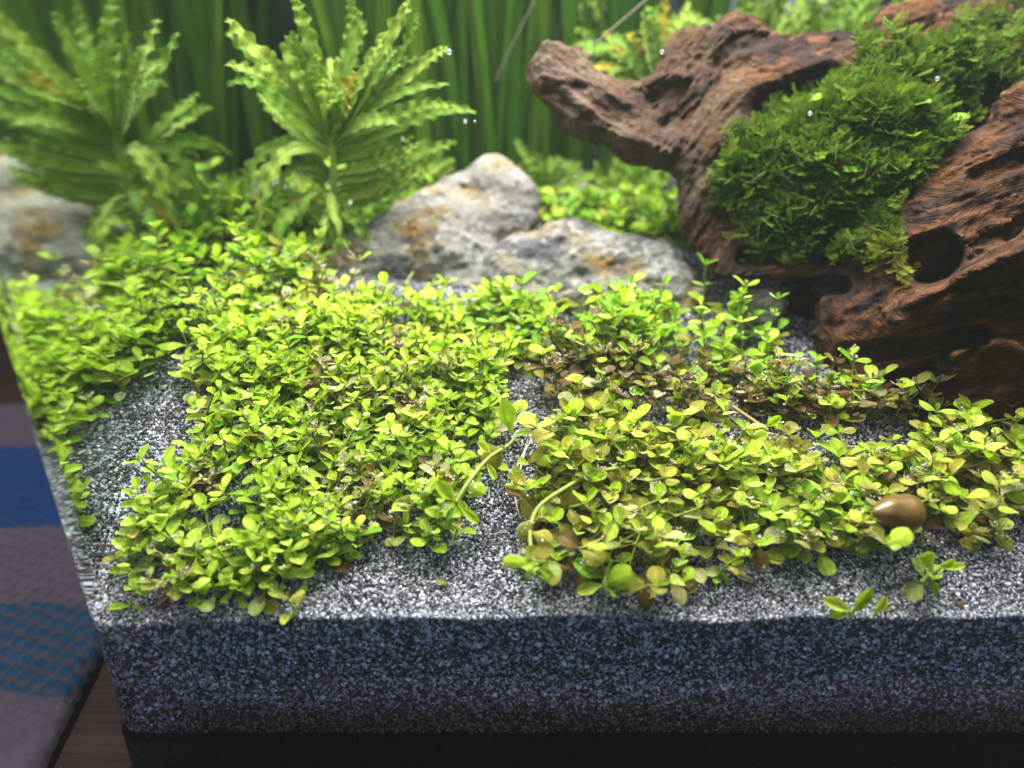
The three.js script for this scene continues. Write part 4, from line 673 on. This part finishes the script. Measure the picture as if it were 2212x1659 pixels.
{
  const p = atSand(1935, 1160); const z = p.z + 0.006, C = at(1934, 1108, z), s = px(C, 64);
  const t = thing('snail', 'brown glossy snail with a smooth pointed shell on the right carpet', 'snail', C);
  const shell = mesh('shell', snailShell(), new THREE.MeshPhysicalMaterial({ vertexColors: true, roughness: 0.42, clearcoat: 0.35, clearcoatRoughness: 0.2, side: THREE.DoubleSide }), t); shell.scale.set(s, s * 0.86, s * 0.86); shell.rotation.set(0.35, 0.2, -0.34);
  const foot = new THREE.SphereGeometry(1, 24, 16); const fm = mesh('foot', foot, new THREE.MeshStandardMaterial({ color: rgb(0.03, 0.022, 0.012), roughness: 0.5 }), t, v3(s * 0.15, -s * 0.72, 0)); fm.scale.set(s * 0.62, s * 0.16, s * 0.45);
  const o = t.clone(); o.name = numbered('snail'); o.userData = { label: 'small reddish brown snail half hidden in the carpet before the low boulder', category: 'snail' }; const q = at(1232, 728, atSand(1232, 745).z + 0.003); o.position.copy(q); o.scale.setScalar(0.52); o.rotation.y = 0.8; scene.add(o);
}

// ------------------------------------------------------------------ small air bubbles
{
  const bm = new THREE.MeshPhysicalMaterial({ color: 0xffffff, transmission: 0.86, thickness: 0, roughness: 0.02, ior: 1.4 }), g = new THREE.SphereGeometry(1, 14, 10);
  [[1243, 381, -0.13, 5.5, 'in front of the dark gap under the driftwood horn'], [1061, 431, -0.12, 5, 'in front of the peaked rock'], [1005, 262, -0.12, 4.5, 'before the dark grass above the peaked rock'], [1430, 112, -0.11, 5, 'at the notch of the driftwood'], [757, 437, -0.11, 5, 'at the foot of the crinkled plant'], [1026, 262, -0.10, 3, 'beside another bubble before the grass'], [855, 1118, -0.028, 4, 'among the front left sprigs'], [1405, 1078, -0.03, 5, 'on the olive patch'], [870, 300, -0.12, 3.5, 'right of the crinkled plant'], [1850, 770, -0.06, 3.5, 'before the driftwood trunk'], [1750, 245, -0.09, 5, 'on the moss'], [2025, 170, -0.10, 5, 'on the upper moss'], [970, 112, -0.12, 6, 'at the tip of a crinkled leaf'], [600, 660, -0.09, 4, 'over the left carpet'], [915, 690, -0.085, 4, 'over the middle of the carpet']]
    .forEach(([u, v, z, r, w]) => { const p = at(u, v, z), m = mesh('air_bubble', g, bm, null, p); m.scale.setScalar(px(p, r)); tag(m, `tiny bright air bubble ${w}`, 'bubble', 'tiny air bubbles'); });
}
renderer.render(scene, camera);
